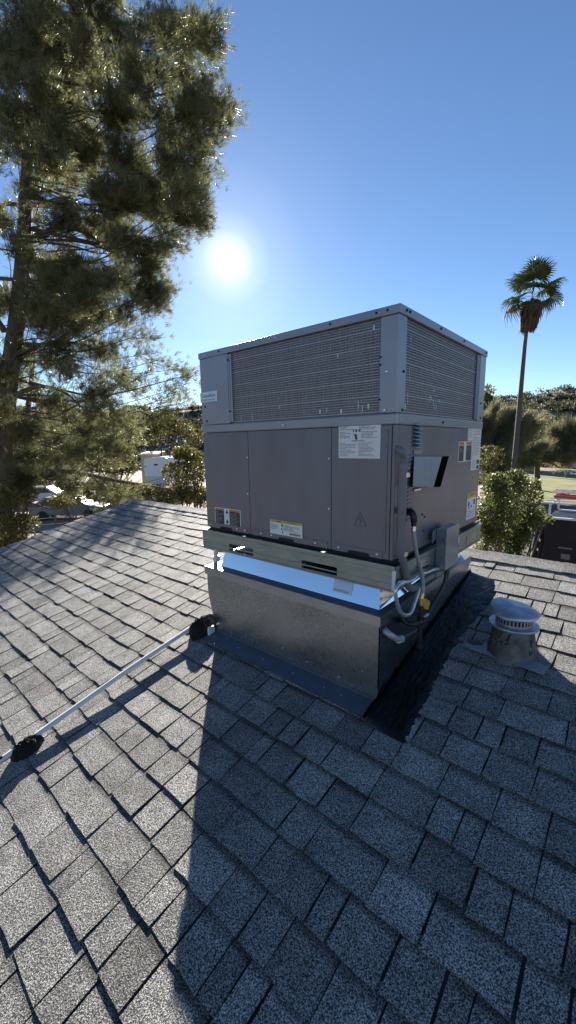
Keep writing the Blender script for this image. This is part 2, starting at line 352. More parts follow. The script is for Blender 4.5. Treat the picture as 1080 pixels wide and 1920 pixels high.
# ---- hillside scrub: one mass nobody could count
cl = []; nsc = 5200
aa = rng.uniform(-1.15, 1.15, nsc) + fyaw; dd = 80 + 115 * rng.uniform(0, 1, nsc) ** 0.8
for a, d in zip(aa, dd):
    cl.append((CAM.x + d * math.sin(a), CAM.y + d * math.cos(a), GZ - 0.3 + hill_h(a, d)))
cl = np.array(cl); sz = rng.uniform(0.8, 2.1, nsc) * np.where(rng.uniform(size=nsc) < .07, 1.9, 1)
K = 46
q = unit(nsc * K).reshape(nsc, K, 3) * (rng.uniform(0, 1, (nsc, K, 1)) ** .4); q[:, :, 2] = np.abs(q[:, :, 2]) * 0.9
cent = (cl[:, None, :] + q * sz[:, None, None]).reshape(-1, 3)
V, T, A = leaves(cent, 0.75, 0.42); A = np.repeat(np.repeat(rng.normal(0, .16, nsc), K), 4)
tag(np_mesh('hillside_scrub', V, T, M['scrub'], attr=A), 'dark desert scrub covering the hillside behind the yard', 'scrub', kind='stuff')

# ------------------------------------------------------------------ house and shingle roof
EXPO = 0.1432; PH = 0.139
XL, XR = -5.19, 5.2
VR = 1.6353                                    # ridge, metres up the slope
VE = PH + EXPO * math.floor((-5.2 - PH) / EXPO)
house = empty('house', (0, -1.5, GZ), 'house under the weathered grey shingle gable roof that carries the rooftop unit', 'house')
ridge = roofp(0, VR)
BS = math.radians(24)                           # far slope
def backp(x, v, h=0.0): return Vector((x, ridge.y + v * math.cos(BS) + h * math.sin(BS), ridge.z - v * math.sin(BS) + h * math.cos(BS)))
mb = MB()
e0, e1 = roofp(0, VE), backp(0, 4.0)
prof = [(e0.y, e0.z), (ridge.y, ridge.z), (e1.y, e1.z), (e1.y, e1.z - 0.14), (ridge.y, ridge.z - 0.16), (e0.y, e0.z - 0.14)]
mb.prism([(XL, y, z) for y, z in prof], (XR - XL, 0, 0))
roof = part(mb, 'roof', M['deck'], house); roof['label'] = 'grey shingle gable roof'
inv = Matrix.Translation(-Vector(house.location))
def rpart(o):                                   # shingles hang on the roof, roof keeps the identity in world space
    o.parent = roof; o.matrix_parent_inverse = Matrix(); return o
mb = MB(); wy0, wy1 = e0.y + 0.5, e1.y - 0.45; wt = 0.2
def wall_poly(x):
    return [(x, wy0, GZ), (x, wy1, GZ), (x, wy1, e1.z + .02), (x, ridge.y, ridge.z - 0.17), (x, wy0, e0.z - .05)]
mb = MB(); mb.prism(wall_poly(XL + 0.35), (wt, 0, 0)); part(mb, 'wall', M['stucco'], house)
mb = MB(); mb.prism(wall_poly(XR - 0.55), (wt, 0, 0)); part(mb, 'wall', M['stucco'], house)
mb = MB(); mb.box((XL + .56, wy0, GZ), (XR - .56, wy0 + wt, e0.z - .04)); part(mb, 'wall', M['stucco'], house)
mb = MB(); mb.box((XL + .56, wy1 - wt, GZ), (XR - .56, wy1, e1.z + .02)); part(mb, 'wall', M['stucco'], house)
mb = MB(); mb.prism([roofp(XL - .024, VE, -.004), roofp(XL - .024, VR + .02, -.004), roofp(XL - .024, VR + .02, -.16), roofp(XL - .024, VE, -.15)], (0.022, 0, 0)); part(mb, 'barge_board', M['trim'], house)
# added cream strip, painted as the sunlit back of the ridge caps
mb = MB(); mb.hexa([backp(XL, .10, .006), backp(XR, .10, .006), backp(XR, .19, .006), backp(XL, .19, .006), backp(XL, .10, .014), backp(XR, .10, .014), backp(XR, .19, .014), backp(XL, .19, .014)])
part(mb, 'ridge_sunlit_strip', M['trim'], house)

def shingle_geo(x0, x1, v0, v1, hl, hu, tone):
    ns = max(2, int((x1 - x0) / 0.06)); vv = []; ff = []
    lo_t, lo_b, up = [], [], []; k0_, k1_ = rnd.gauss(0, .0022), rnd.gauss(0, .0022)
    for i in range(ns + 1):
        x = x0 + k0_ + (x1 + k1_ - x0 - k0_) * i / ns; jv = rnd.gauss(0, .0023); jh = rnd.gauss(0, .0003)
        lo_t.append(roofp(x + rnd.gauss(0, .0012), v0 + jv + .0012, hl + jh)); lo_b.append(roofp(x, v0 + jv, 0.0005)); up.append(roofp(x0 - k0_ + (x1 - k1_ - x0 + k0_) * i / ns, v1, hu))
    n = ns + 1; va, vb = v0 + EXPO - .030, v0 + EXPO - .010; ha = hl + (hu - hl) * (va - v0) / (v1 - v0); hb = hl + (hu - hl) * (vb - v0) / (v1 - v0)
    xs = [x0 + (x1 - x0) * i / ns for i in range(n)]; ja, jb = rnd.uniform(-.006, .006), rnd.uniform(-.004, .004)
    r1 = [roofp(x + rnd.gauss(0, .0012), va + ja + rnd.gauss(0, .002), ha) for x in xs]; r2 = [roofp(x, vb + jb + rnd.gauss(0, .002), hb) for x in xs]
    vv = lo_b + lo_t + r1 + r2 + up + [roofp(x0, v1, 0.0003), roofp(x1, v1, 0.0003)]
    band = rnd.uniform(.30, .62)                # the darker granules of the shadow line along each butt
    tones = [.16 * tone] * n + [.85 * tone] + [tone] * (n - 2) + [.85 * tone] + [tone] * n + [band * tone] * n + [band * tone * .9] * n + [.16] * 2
    for i in range(ns):
        for j in range(4): ff.append((j * n + i, j * n + i + 1, (j + 1) * n + i + 1, (j + 1) * n + i))
    ff.append((0, n, 2 * n, 3 * n, 4 * n, 5 * n)); ff.append((n - 1, 5 * n + 1, 5 * n - 1, 4 * n - 1, 3 * n - 1, 2 * n - 1))
    return vv, ff, tones
pieces = []
k0 = int(round((VE - PH) / EXPO)); kmax = int((VR - 0.02 - PH) / EXPO)
for k in range(k0, kmax + 1):
    v0 = PH + EXPO * k; x = XL - 0.012; v1 = min(v0 + EXPO + 0.03, VR - 0.004); up_prev = False
    x -= rnd.uniform(0, .12); x = min(x, XL - .012); first = True
    while x < XR:
        wd = rnd.choice((.07, .09, .11, .13, .14, .16, .17, .19, .22)) * rnd.uniform(.9, 1.1)
        raised = (not up_prev) if rnd.random() < .72 else up_prev
        a = XL - .012 if first else x; b = min(x + wd, XR); first = False
        if b - a > .03:
            hl = .0062 + (.0036 if raised else 0) + rnd.uniform(-.0006, .0012)
            gap = rnd.uniform(.003, .009) if rnd.random() < .85 else rnd.uniform(.009, .013)
            tone = rnd.gauss(1.0, .115) * (1.04 if raised else .93)
            pieces.append((a + gap / 2, b - gap / 2, v0 + rnd.gauss(0, .0025), v1, hl, .0026, tone))
        up_prev = raised; x += wd
def screen_area(pc):
    a, b, v0, v1 = pc[:4]; c = [roofp(a, v0), roofp(b, v0), roofp(b, v0 + EXPO), roofp(a, v0 + EXPO)]; P = []
    for q in c:
        d = q - CAM; z = d.dot(FW)
        if z < .25: return 0
        P.append((540 + FPX * d.dot(RV) / z, 960 - FPX * d.dot(UV) / z))
    cx = sum(p[0] for p in P) / 4; cy = sum(p[1] for p in P) / 4
    if not (-25 < cx < 1105 and 930 < cy < 1945): return 0
    m_ = sum(q for q in [0]); ctr = sum(c, Vector()) / 4
    if -1.27 < ctr.x < -.04 and -.03 < ctr.y < 1.22: return 0
    return abs(sum(P[i][0] * P[(i + 1) % 4][1] - P[(i + 1) % 4][0] * P[i][1] for i in range(4))) / 2
order = sorted(range(len(pieces)), key=lambda i: -screen_area(pieces[i])); single = set(order[:300])
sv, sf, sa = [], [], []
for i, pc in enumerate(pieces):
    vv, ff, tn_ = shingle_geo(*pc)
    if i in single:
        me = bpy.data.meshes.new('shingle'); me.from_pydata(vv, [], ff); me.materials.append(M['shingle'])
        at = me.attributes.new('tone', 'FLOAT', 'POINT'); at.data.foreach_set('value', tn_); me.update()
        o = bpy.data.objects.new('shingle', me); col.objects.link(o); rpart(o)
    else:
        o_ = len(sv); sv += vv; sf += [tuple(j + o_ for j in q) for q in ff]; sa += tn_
# the far slope: long courses, never in view
for k in range(0, 28):
    a, b = .12 + k * .143, min(.12 + k * .143 + .16, 4.0); o_ = len(sv)
    sv += [backp(XL, a, .004), backp(XR, a, .004), backp(XR, b, .011), backp(XL, b, .011), backp(XL, b, 0), backp(XR, b, 0)]
    sf += [(o_, o_ + 1, o_ + 2, o_ + 3), (o_ + 3, o_ + 2, o_ + 5, o_ + 4)]; sa += [1.0] * 6
me = bpy.data.meshes.new('shingles'); me.from_pydata(sv, [], sf); me.materials.append(M['shingle'])
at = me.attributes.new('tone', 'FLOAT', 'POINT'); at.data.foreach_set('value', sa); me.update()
o = bpy.data.objects.new('shingles', me); col.objects.link(o); rpart(o); o['kind'] = 'stuff'
# ridge caps: bent pieces lapped along the ridge
x = XL - .02
while x < XR:
    L_ = .145 * rnd.uniform(.96, 1.04) * 1.45; b = min(x + L_ + .04, XR + .02); tn = rnd.gauss(.95, .1)
    h0, h1 = .021 + rnd.uniform(0, .003), .011
    fr = .115; vv = []
    for xx, h in ((x, h0 * .8), (b, h1)):
        vv += [roofp(xx, VR - fr, h + .001), roofp(xx, VR - .035, h + .004), Vector((xx, ridge.y, ridge.z + h + .010)), backp(xx, .04, h + .003), backp(xx, .13, h + .001)]
    vv += [roofp(x, VR - fr, .006), roofp(b, VR - fr, .006), roofp(x, VR - .03, .002), backp(x, .13, .002)]
    ff = [(i, i + 1, i + 6, i + 5) for i in range(4)] + [(10, 0, 5, 11), (10, 12, 1, 0), (12, 13, 4, 3, 2, 1)]
    me = bpy.data.meshes.new('ridge_cap'); me.from_pydata(vv, [], ff); me.materials.append(M['shingle'])
    at = me.attributes.new('tone', 'FLOAT', 'POINT'); at.data.foreach_set('value', [tn] * len(vv)); me.update()
    o = bpy.data.objects.new('ridge_cap', me); col.objects.link(o); rpart(o)
    x += L_

# ------------------------------------------------------------------ text and labels
def text_mesh(s, size):
    cu = bpy.data.curves.new('t', 'FONT'); cu.body = s; cu.size = size; cu.align_x = 'CENTER'; cu.align_y = 'CENTER'; cu.resolution_u = 2
    o = bpy.data.objects.new('t', cu); col.objects.link(o); dg = bpy.context.evaluated_depsgraph_get()
    me = bpy.data.meshes.new_from_object(o.evaluated_get(dg)); bpy.data.objects.remove(o); return me
def put_text(s, size, org, ax, up, m, name, parent, maxw=None):
    me = text_mesh(s, size); me.materials.clear(); me.materials.append(m); me.name = name
    ax = Vector(ax); up = Vector(up); xs = [v.co.x for v in me.vertices]; wd = max(xs) - min(xs) if xs else 1
    k = min(1, maxw / wd) if maxw else 1
    for v in me.vertices: c = v.co.copy(); v.co = Vector(org) + ax * c.x * k + up * c.y
    o = bpy.data.objects.new(name, me); col.objects.link(o)
    o.parent = parent; o.matrix_parent_inverse = Matrix(); return o
def quad(mb, org, ax, up, nrm_, a, b, c, d, h=0.0):
    org = Vector(org); f = lambda u_, v_: org + ax * u_ + up * v_ + nrm_ * h
    mb.add([f(a, c), f(b, c), f(b, d), f(a, d)], [(0, 1, 2, 3)])
def make_label(parent, org, ax, nrm_, wd, ht, bands, cols, bars_mat, name='label', paper='paper', lab=None):
    """plate, coloured bands (u0,u1,v0,v1,mat) and rows of word-length print in the column boxes cols"""
    ax = Vector(ax); nrm_ = Vector(nrm_); up = Vector((0, 0, 1)); org = Vector(org)
    mb = MB(); f = lambda u_, v_, h: org + ax * u_ + up * v_ + nrm_ * h
    mb.add([f(0, 0, .0015), f(wd, 0, .0015), f(wd, ht, .0015), f(0, ht, .0015), f(0, 0, -.002), f(wd, 0, -.002), f(wd, ht, -.002), f(0, ht, -.002)], [(0, 1, 2, 3), (0, 4, 5, 1), (1, 5, 6, 2), (2, 6, 7, 3), (3, 7, 4, 0)])
    pl = part(mb, name, M[paper], parent)
    if lab: pl['label'] = lab
    for (a, b, c, d, m_) in bands:
        q = MB(); quad(q, org, ax, up, nrm_, a * wd, b * wd, c * ht, d * ht, .0022); o = q.build('colour_band', M[m_]); o.parent = pl
    q = MB()
    for (a, b, c, d, row, fill) in cols:
        v_ = d * ht - row
        while v_ > c * ht:
            u_ = a * wd; end = b * wd * rnd.uniform(.86, 1) if rnd.random() < .8 else (a + (b - a) * rnd.uniform(.3, .7)) * wd
            while u_ < end:
                l = rnd.uniform(.35, 1.6) * row * 2.2; l = min(l, end - u_)
                if l > row * .3: quad(q, org, ax, up, nrm_, u_, u_ + l, v_, v_ + row * fill, .0027)
                u_ += l + row * .45
            v_ -= row
    if q.v: o = q.build('print', M[bars_mat]); o.parent = pl; o['kind'] = 'stuff'
    return pl

# ------------------------------------------------------------------ packaged rooftop unit
W, D, H, ZM = 1.285, 1.1815, 1.05, 0.632
unit_ = empty('rooftop_unit', (-W / 2, D / 2, -.13), 'tall grey packaged heating and cooling unit with coil grilles, on a metal curb', 'air conditioner')
U = unit_
def bx(name, m, a, b, bevel=.0025, parent=None, **kw):
    mb = MB(); mb.box(a, b); return part(mb, name, M[m], parent or U, bevel=bevel, **kw)
X = Vector((1, 0, 0)); Y = Vector((0, 1, 0)); Z = Vector((0, 0, 1))
# dark core behind the sheet metal
bx('core', 'seam', (-W + .02, .02, 0.0), (-.02, D - .02, 1.03), 0)
# lower front panels, with the seams as real gaps
for a, b in ((-W, -.8905), (-.8875, -.3275), (-.3245, -.0200)):
    bx('front_panel', 'cabinet', (a, 0, .0), (b, .022, .583), .002)
bx('front_corner_post', 'cabinet', (-.0165, -.001, .0), (-.0005, .03, .584), .003)
bx('front_rib', 'cabinet', (-.044, -.004, .03), (-.036, .002, .565), .0015)
# service lips along the panel bottoms and their hand slots
for a, b in ((-W + .01, -.91), (-.87, -.345), (-.305, -.05)):
    bx('panel_hem', 'cabinet', (a, -.0035, .0), (b, .002, .034), .0012)
for a, b in ((-1.159, -1.041), (-.673, -.556), (-.233, -.108)):
    mb = MB(); mb.prism([(a, -.0045, .000), (b, -.0045, .000), (b - .012, -.0045, .016), (a + .012, -.0045, .016)], (0, .004, 0)); part(mb, 'hand_slot', M['seam'], U)
# right side panel, rear and left panels
bx('side_panel', 'cabinet', (-.022, .031, .0), (0, D, .583), .002)
bx('side_panel', 'cabinet', (-W, .0235, .0), (-W + .021, D, .583), .002)
bx('rear_panel', 'cabinet', (-W + .022, D - .021, .0), (-.023, D - .001, .583), .002)
# middle band
mb = MB(); mb.box((-W - .003, -.005, .5845), (.005, .02, .6315)); part(mb, 'middle_band', M['cabinet_skylit'], U, bevel=.006)
mb = MB(); mb.box((-.02, .0205, .5845), (.0052, D + .003, .6315)); part(mb, 'middle_band', M['cabinet_skylit'], U, bevel=.006)
mb = MB(); mb.box((-W - .003, .0205, .5845), (-W + .02, D + .003, .6315)); part(mb, 'middle_band', M['cabinet_skylit'], U, bevel=.006)
# upper section: blank panel, corner posts
bx('upper_panel', 'cabinet_skylit', (-W, -.0015, .6325), (-1.037, .02, 1.017), .002)
bx('corner_post', 'cabinet_skylit', (-.082, -.0015, .6325), (.0, .0735, 1.017), .0035)
bx('corner_post', 'cabinet_skylit', (-.03, 1.075, .6325), (.0015, D, 1.017), .0035)
bx('corner_post', 'cabinet_skylit', (-W, D - .08, .6325), (-W + .08, D, 1.017), .0035)
bx('upper_side_panel', 'cabinet_skylit', (-W, .0205, .6325), (-W + .018, D - .081, 1.017), .002)
bx('upper_side_panel', 'cabinet_skylit', (-W + .081, D - .018, .6325), (-.031, D, 1.017), .002)
# top cap with a turned-down rim
mb = MB(); mb.box((-W - .006, -.006, 1.0175), (.006, D + .006, 1.052)); part(mb, 'top_cap', M['cabinet_skylit'], U, bevel=.003)
# fan guard hump, out of view from below
mb = MB(); mb.lathe([(.34, 1.053), (.34, 1.075), (.31, 1.09), (.0, 1.10)], (-.62, .6, 0), 28); part(mb, 'fan_guard', M['black'], U, smooth=True)
# coils and their wire grilles
def coil(front):
    if front: a0, a1 = -1.0365, -.0825
    else: a0, a1 = .074, 1.0745
    z0, z1 = .6325, 1.017; f = (lambda a, d, z: (a, d, z)) if front else (lambda a, d, z: (-d, a, z))
    def slab(mb, p, q):
        A = f(*p); B = f(*q); mb.box([min(A[i], B[i]) for i in range(3)], [max(A[i], B[i]) for i in range(3)])
    mb = MB(); slab(mb, (a0, .0135, z0), (a1, .05, z1)); c = part(mb, 'coil', M['coil'], U)
    mb = MB(); n = 34
    for i in range(n):
        z = z0 + .008 + (z1 - z0 - .016) * i / (n - 1) + rnd.gauss(0, .0006); hh = .0013 if i % 6 else .0024
        d = .0100 + rnd.gauss(0, .0004); slab(mb, (a0 + .012, d, z - hh), (a1 - .006, d + .003, z + hh))
    part(mb, 'grille_wires', M['wire'], U)['kind'] = 'stuff'
    mb = MB()
    nv = 70 if front else 76
    for i in range(nv):
        a = a0 + .012 + (a1 - a0 - .02) * i / (nv - 1); slab(mb, (a - .0006, .0128, z0 + .004), (a + .0006, .0134, z1 - .003))
    part(mb, 'grille_cross_wires', M['coil'], U)['kind'] = 'stuff'
    for (p, q) in ((a0 - .002, a0 + .012), (a0 + .014, a0 + .028)) if front else ((a1 - .05, a1 - .03), (a1 - .024, a1 - .004)):
        mb = MB(); slab(mb, (p, .002, z0 + .006), (q, .014, z1 - .004)); part(mb, 'grille_frame', M['cabinet_skylit' if front else 'cabinet'], U, bevel=.002)
    # crushed and scraped fins catching the light
    mb = MB()
    spots = ([(-.95, .66, .03), (-.86, .66, .045), (-.66, .70, .02), (-.40, .66, .02), (-.36, .665, .025), (-.28, .655, .02), (-.19, .675, .035), (-.17, .66, .03), (-.14, .668, .02), (-.12, .985, .02), (-.3, .90, .015)] if front else
             [(.135, .95, .03), (.13, .80, .06), (.12, .70, .05), (.10, .662, .02)] + [(.42 + rnd.gauss(0, .05), .655 + abs(rnd.gauss(0, .06)), rnd.uniform(.004, .014)) for _ in range(18)])
    for (a, z, h) in spots:
        ww = .0022 if h > .02 else rnd.uniform(.002, .006)
        slab(mb, (a - ww * .7, .0112, z - h / 2), (a + ww * .7, .0122, z + h / 2))
    part(mb, 'bent_fins', M['foil'], U)['kind'] = 'stuff'
    return c
coil(True); coil(False)
def screw(p, n, r=.0062, parent=None, m='screw'):
    n = Vector(n); p = Vector(p); mb = MB(); mb.tube([p - n * .002, p + n * .0022, p + n * .0042], [r, r, r * .6], 8); return part(mb, 'screw', M[m], parent or U, smooth=True)
for a, z in ((-.895, .44), (-.899, .235), (-.338, .44), (-.338, .20)): screw((a, -.001, z), -Y, .0055)
for a in (-1.24, -1.0, -.93, -.80, -.72, -.42, -.28, -.075): screw((a, -.0038, .018), -Y, .006)
for a, z in ((-1.25, .74), (-1.24, .655), (-.05, .80), (-.055, .645)): screw((a, -.002, z), -Y, .0062, m='seam' if a < -1 else 'screw')
for a in (-1.22, -1.1, -.93, -.70, -.66, -.33, -.1, -.05): screw((a, -.0065, 1.036), -Y, .005, m='seam' if rnd.random() < .5 else 'screw')
for a in (.05, .08, .42, .75, 1.15): screw((.0065, a, 1.036), X, .006, m='seam')
for a, z in ((.05, .80), (.05, .645), (1.12, .74), (1.13, .65)): screw((.0005 if a < 1 else .0018, a, z), X, .0062, m='seam')
for a, z in ((-1.028, .70), (-1.028, .98), (-.079, .86), (-.079, .83), (-.079, .69)): screw((a, -.002, z), -Y, .0045, m='seam')
screw((.0056, .50, .607), X, .007, m='seam'); screw((-.62, -.0056, .607), -Y, .006)
# brand plate
mb = MB(); mb.box((-1.288, -.0065, .766), (-1.131, -.0012, .824)); pl = part(mb, 'nameplate', M['plate'], U)
put_text('GrandAire', .033, (-1.2095, -.0072, .802), X, Z, M['blueink'], 'lettering', pl, .125)
put_text('Heating & Cooling Systems', .014, (-1.2095, -.0072, .779), X, Z, M['blueink'], 'lettering', pl, .13)
# stickers on the front
p = make_label(U, (-.283, -.0015, .443), X, -Y, .212, .173, [(.02, .98, .925, .985, 'amber'), (.33, .54, .66, .80, 'paper')],
           [(.03, .44, .70, .91, .0062, .5), (.50, .96, .70, .91, .0062, .5), (.03, .32, .50, .70, .0062, .5), (.56, .96, .50, .70, .0062, .5), (.03, .46, .04, .42, .0062, .42), (.50, .90, .04, .42, .0062, .42)], 'inkgrey', lab='large white warning sticker of dense small print')
put_text('WARNING', .011, (-.225, -.0045, .608), X, Z, M['ink'], 'lettering', p, .06); put_text('AVERTISSEMENT', .011, (-.13, -.0045, .608), X, Z, M['ink'], 'lettering', p, .09)
put_text('SPECIFICATIONS', .009, (-.18, -.0045, .520), X, Z, M['ink'], 'lettering', p, .07)
q = MB()
for (a, b, c, d) in ((-.206, -.200, .560, .568), (-.193, -.185, .559, .571), (-.177, -.168, .560, .569), (-.196, -.186, .529, .549), (-.202, -.196, .545, .551), (-.192, -.184, .525, .534)):
    q.add([(a, -.0047, c), (b, -.0047, c), (b, -.0047, d), (a, -.0047, d)], [(0, 1, 2, 3)])
o = q.build('pictogram', M['ink']); o.parent = p
p = make_label(U, (-1.200, -.0015, .028), X, -Y, .233, .104, [(.02, .37, .04, .86, 'ink'), (.02, .37, .87, .97, 'orange'), (.58, .98, .04, .86, 'ink'), (.58, .98, .87, .97, 'orange')],
           [(.05, .33, .08, .82, .0085, .3), (.61, .94, .08, .82, .0085, .3)], 'inkgrey', lab='black and orange two-panel warning sticker')
q = MB(); q.prism([(-1.098, -.0047, .102), (-1.074, -.0047, .102), (-1.086, -.0047, .124)], (0, .001, 0)); q.prism([(-1.097, -.0047, .05), (-1.086, -.0047, .036), (-1.075, -.0047, .05), (-1.086, -.0047, .066)], (0, .001, 0)); o = q.build('pictogram', M['ink']); o.parent = p
p = make_label(U, (-.727, -.0045, .030), X, -Y, .226, .077, [(.01, .99, .84, .99, 'amber')], [(.02, .28, .28, .80, .006, .5), (.44, .97, .28, .80, .006, .5)], 'inkgrey', lab='white sticker with an amber warning strip')
put_text('WARNING', .009, (-.665, -.0075, .1005), X, Z, M['ink'], 'lettering', p, .05); put_text('AVERTISSEMENT', .009, (-.57, -.0075, .1005), X, Z, M['ink'], 'lettering', p, .09)
q = MB()
for i in range(16): a = -.585 + i * .0047; q.add([(a, -.0077, .037), (a + .0022, -.0077, .037), (a + .0022, -.0077, .048), (a, -.0077, .048)], [(0, 1, 2, 3)])
for (a, b, c, d) in ((-.642, -.634, .075, .092), (-.644, -.636, .058, .066), (-.638, -.632, .040, .052)): q.add([(a, -.0077, c), (b, -.0077, c), (b, -.0077, d), (a, -.0077, d)], [(0, 1, 2, 3)])
o = q.build('pictogram', M['ink']); o.parent = p
# pressed triangle with a bolt
mb = MB(); T3 = [Vector((-.165, -.002, .200)), Vector((-.196, -.002, .137)), Vector((-.133, -.002, .137))]
for i in range(3): mb.tube([T3[i], T3[(i + 1) % 3]], .0012, 6)
mb.tube([(-.160, -.002, .18), (-.170, -.002, .165), (-.160, -.002, .162), (-.168, -.002, .147)], .0014, 6); part(mb, 'embossed_mark', M['cabinet'], U)
# right side: louvres, flue hood, stickers
bx('louvre_back', 'seam', (-.004, .160, .492), (.0012, .228, .603), 0)
for i in range(7):
    z = .594 - i * .0165; mb = MB(); mb.hexa([(.0005, .160, z - .007), (.017, .160, z - .009), (.017, .228, z - .009), (.0005, .228, z - .007), (.0005, .160, z + .0035), (.015, .160, z - .005), (.015, .228, z - .005), (.0005, .228, z + .0035)]); part(mb, 'louvre_slat', M['cabinet_skylit'], U)
hd = MB(); pts_o = [hit(a, b, (1, 0, .18), .1003) for a, b in ((774, 912), (813, 913), (829, 856), (777, 856))]; ba = [gx(773, 913, .001), gx(826, 913, .001), gx(842, 855, .001), gx(776, 855, .001)]
hood = MB(); hood.add([pts_o[0], pts_o[1], pts_o[2], pts_o[3], ba[0], ba[3]], [(0, 1, 2, 3), (4, 0, 3, 5)]); hood.add([ba[3], pts_o[3], pts_o[2], ba[2]], [(0, 1, 2, 3)]); hood.add([ba[0], ba[1], pts_o[1], pts_o[0]], [(0, 1, 2, 3)])
hood.v = [tuple(v) for v in hood.v]
ho = part(hood, 'flue_hood', M['stainless'], U)
q = MB(); q.add([pts_o[1], ba[1], ba[2], pts_o[2]], [(0, 1, 2, 3)]); o = q.build('hood_dark_return', M['matte_black']); o.parent = ho  # closed return face of the hood, its dark reflection painted black
bx('hood_tab', 'cabinet_skylit', (.0005, .172, .456), (.006, .262, .476), .001); bx('hood_tab', 'foil', (.0005, .178, .288), (.012, .250, .300), .002)
bx('ribbed_cover', 'cabinet', (.0, .095, .15), (.010, .155, .455), .002)
for i in range(16): bx('cover_rib', 'cabinet', (.0095, .102, .165 + i * .0178), (.0145, .153, .172 + i * .0178), .001)
p = make_label(U, (.001, 1.0, .335), Y, X, .165, .28, [(.62, .92, .02, .10, 'ink'), (.62, .92, .13, .22, 'ink')], [(.06, .94, .30, .97, .0095, .35), (.08, .55, .03, .26, .010, .35)], 'inkgrey', lab='tall white rating sticker')
p = make_label(U, (.001, .915, .515), Y, X, .084, .095, [], [(.08, .92, .08, .92, .010, .35)], 'inkgrey')
p = make_label(U, (.001, .765, .395), Y, X, .226, .116, [(.03, .38, .04, .80, 'ink'), (.03, .38, .83, .97, 'orange'), (.56, .97, .04, .80, 'ink'), (.56, .97, .83, .97, 'orange')], [(.06, .34, .45, .75, .010, .3), (.60, .93, .45, .75, .010, .3)], 'inkgrey', lab='black and orange sticker beside the rating sticker')
p = make_label(U, (.001, .968, .033), Y, X, .172, .166, [(.0, 1, .80, 1, 'amber')], [(.06, .94, .06, .36, .011, .35)], 'inkgrey', lab='white sticker with yellow heading')
put_text('CAUTION', .02, (.0035, 1.054, .183), Y, Z, M['ink'], 'lettering', p, .12)
q = MB()
for (a, b, c, d) in ((.99, 1.012, .115, .145), (1.045, 1.06, .105, .12), (1.09, 1.118, .12, .15), (1.0, 1.02, .10, .108)): q.add([(.0035, a, c), (.0035, b, c), (.0035, b, d), (.0035, a, d)], [(0, 1, 2, 3)])
o = q.build('pictogram', M['ink']); o.parent = p
for a, z in ((.30, .165), (.33, .148), (.32, .08), (.19, .59), (.255, .60)): screw((0, a, z), X, .005, m='seam')

# base rail: channel with lips; the front one has two fork slots
RO = .0235
def rail_front():
    y0, y1 = -RO, -RO + .004; z0, z1 = -.130, -.018; mb = MB(); xs = [-W - RO, -1.055, -.849, -.493, -.275, RO]
    for a, b in ((0, 1), (2, 3), (4, 5)): mb.box((xs[a], y0, z0 + .001), (xs[b], y1, z1))
    for a, b in ((1, 2), (3, 4)): mb.box((xs[a], y0, z0 + .001), (xs[b], y1, -.119)); mb.box((xs[a], y0, -.077), (xs[b], y1, z1))
    r = part(mb, 'base_rail', M['rail'], U)
    for z, h, d in ((-.022, .007, .006), (-.042, .003, .0025), (-.100, .003, .0025), (-.129, .004, .005)):
        mb = MB()
        mb.box((xs[0] - .001, y0 - d, z - h), (xs[5] + .001, y0, z + h))
        o = mb.build('rail_bead', M['rail']); o.parent = r
    mb = MB(); mb.box((xs[0], y1, z0), (xs[5], y1 + .05, z0 + .003)); o = mb.build('rail_lip', M['rail']); o.parent = r
    for a, b in ((-1.055, -.849), (-.493, -.275)):
        mb = MB(); mb.box((a - .004, y1 + .001, -.119), (a, y1 + .10, -.077)); mb.box((a, y1 + .001, -.078), (b, y1 + .10, -.074)); o = mb.build('fork_pocket', M['rail']); o.parent = r
    for a in (-1.25, -1.10, -.83, -.52, -.25, -.10): q = MB(); q.tube([(a, y0 - .001, -.095), (a, y0 - .003, -.095)], .005, 8); o = q.build('rivet', M['rail']); o.parent = r
    return r
rail_front()
def rail_side(x0, x1, sgn):
    mb = MB(); mb.box((x0, -RO + .0045, -.129), (x1, D + RO, -.018)); r = part(mb, 'base_rail', M['rail'], U)
    xo = x1 if sgn > 0 else x0
    for z, h, d in ((-.024, .006, .006), (-.095, .003, .003), (-.127, .004, .005)):
        mb = MB(); mb.box((min(xo, xo + sgn * d), -RO + .0045, z - h), (max(xo, xo + sgn * d), D + RO, z + h)); o = mb.build('rail_bead', M['rail']); o.parent = r
    if sgn > 0:
        mb = MB(); mb.box((xo, .92, -.11), (xo + .004, 1.10, -.05)); o = mb.build('rail_plate', M['galv_plain']); o.parent = r
        mb = MB(); mb.box((xo, .22, -.105), (xo + .003, .36, -.045)); o = mb.build('rail_plate', M['galv_plain']); o.parent = r
rail_side(RO - .004, RO, 1); rail_side(-W - RO, -W - RO + .004, -1)
mb = MB(); mb.box((-W - RO + .0045, D + RO - .004, -.129), (RO - .0045, D + RO, -.018)); part(mb, 'base_rail', M['rail'], U)
mb = MB(); mb.box((-W + .01, .01, -.020), (-.01, D - .01, -.001)); part(mb, 'base_pan', M['seam'], U)
mb = MB(); mb.box((RO - .012, -RO - .004, -.128), (RO + .004, -RO + .004, -.035)); part(mb, 'rail_end_clip', M['pvc'], U, bevel=.002)

# ------------------------------------------------------------------ curb
curb = empty('roof_curb', (-.64, .59, RZ0 + .13), 'galvanised metal roof curb with flared top under the rooftop unit', 'roof curb')
CX0, CX1, CY0, CY1 = -1.262, -.036, -.040, 1.206
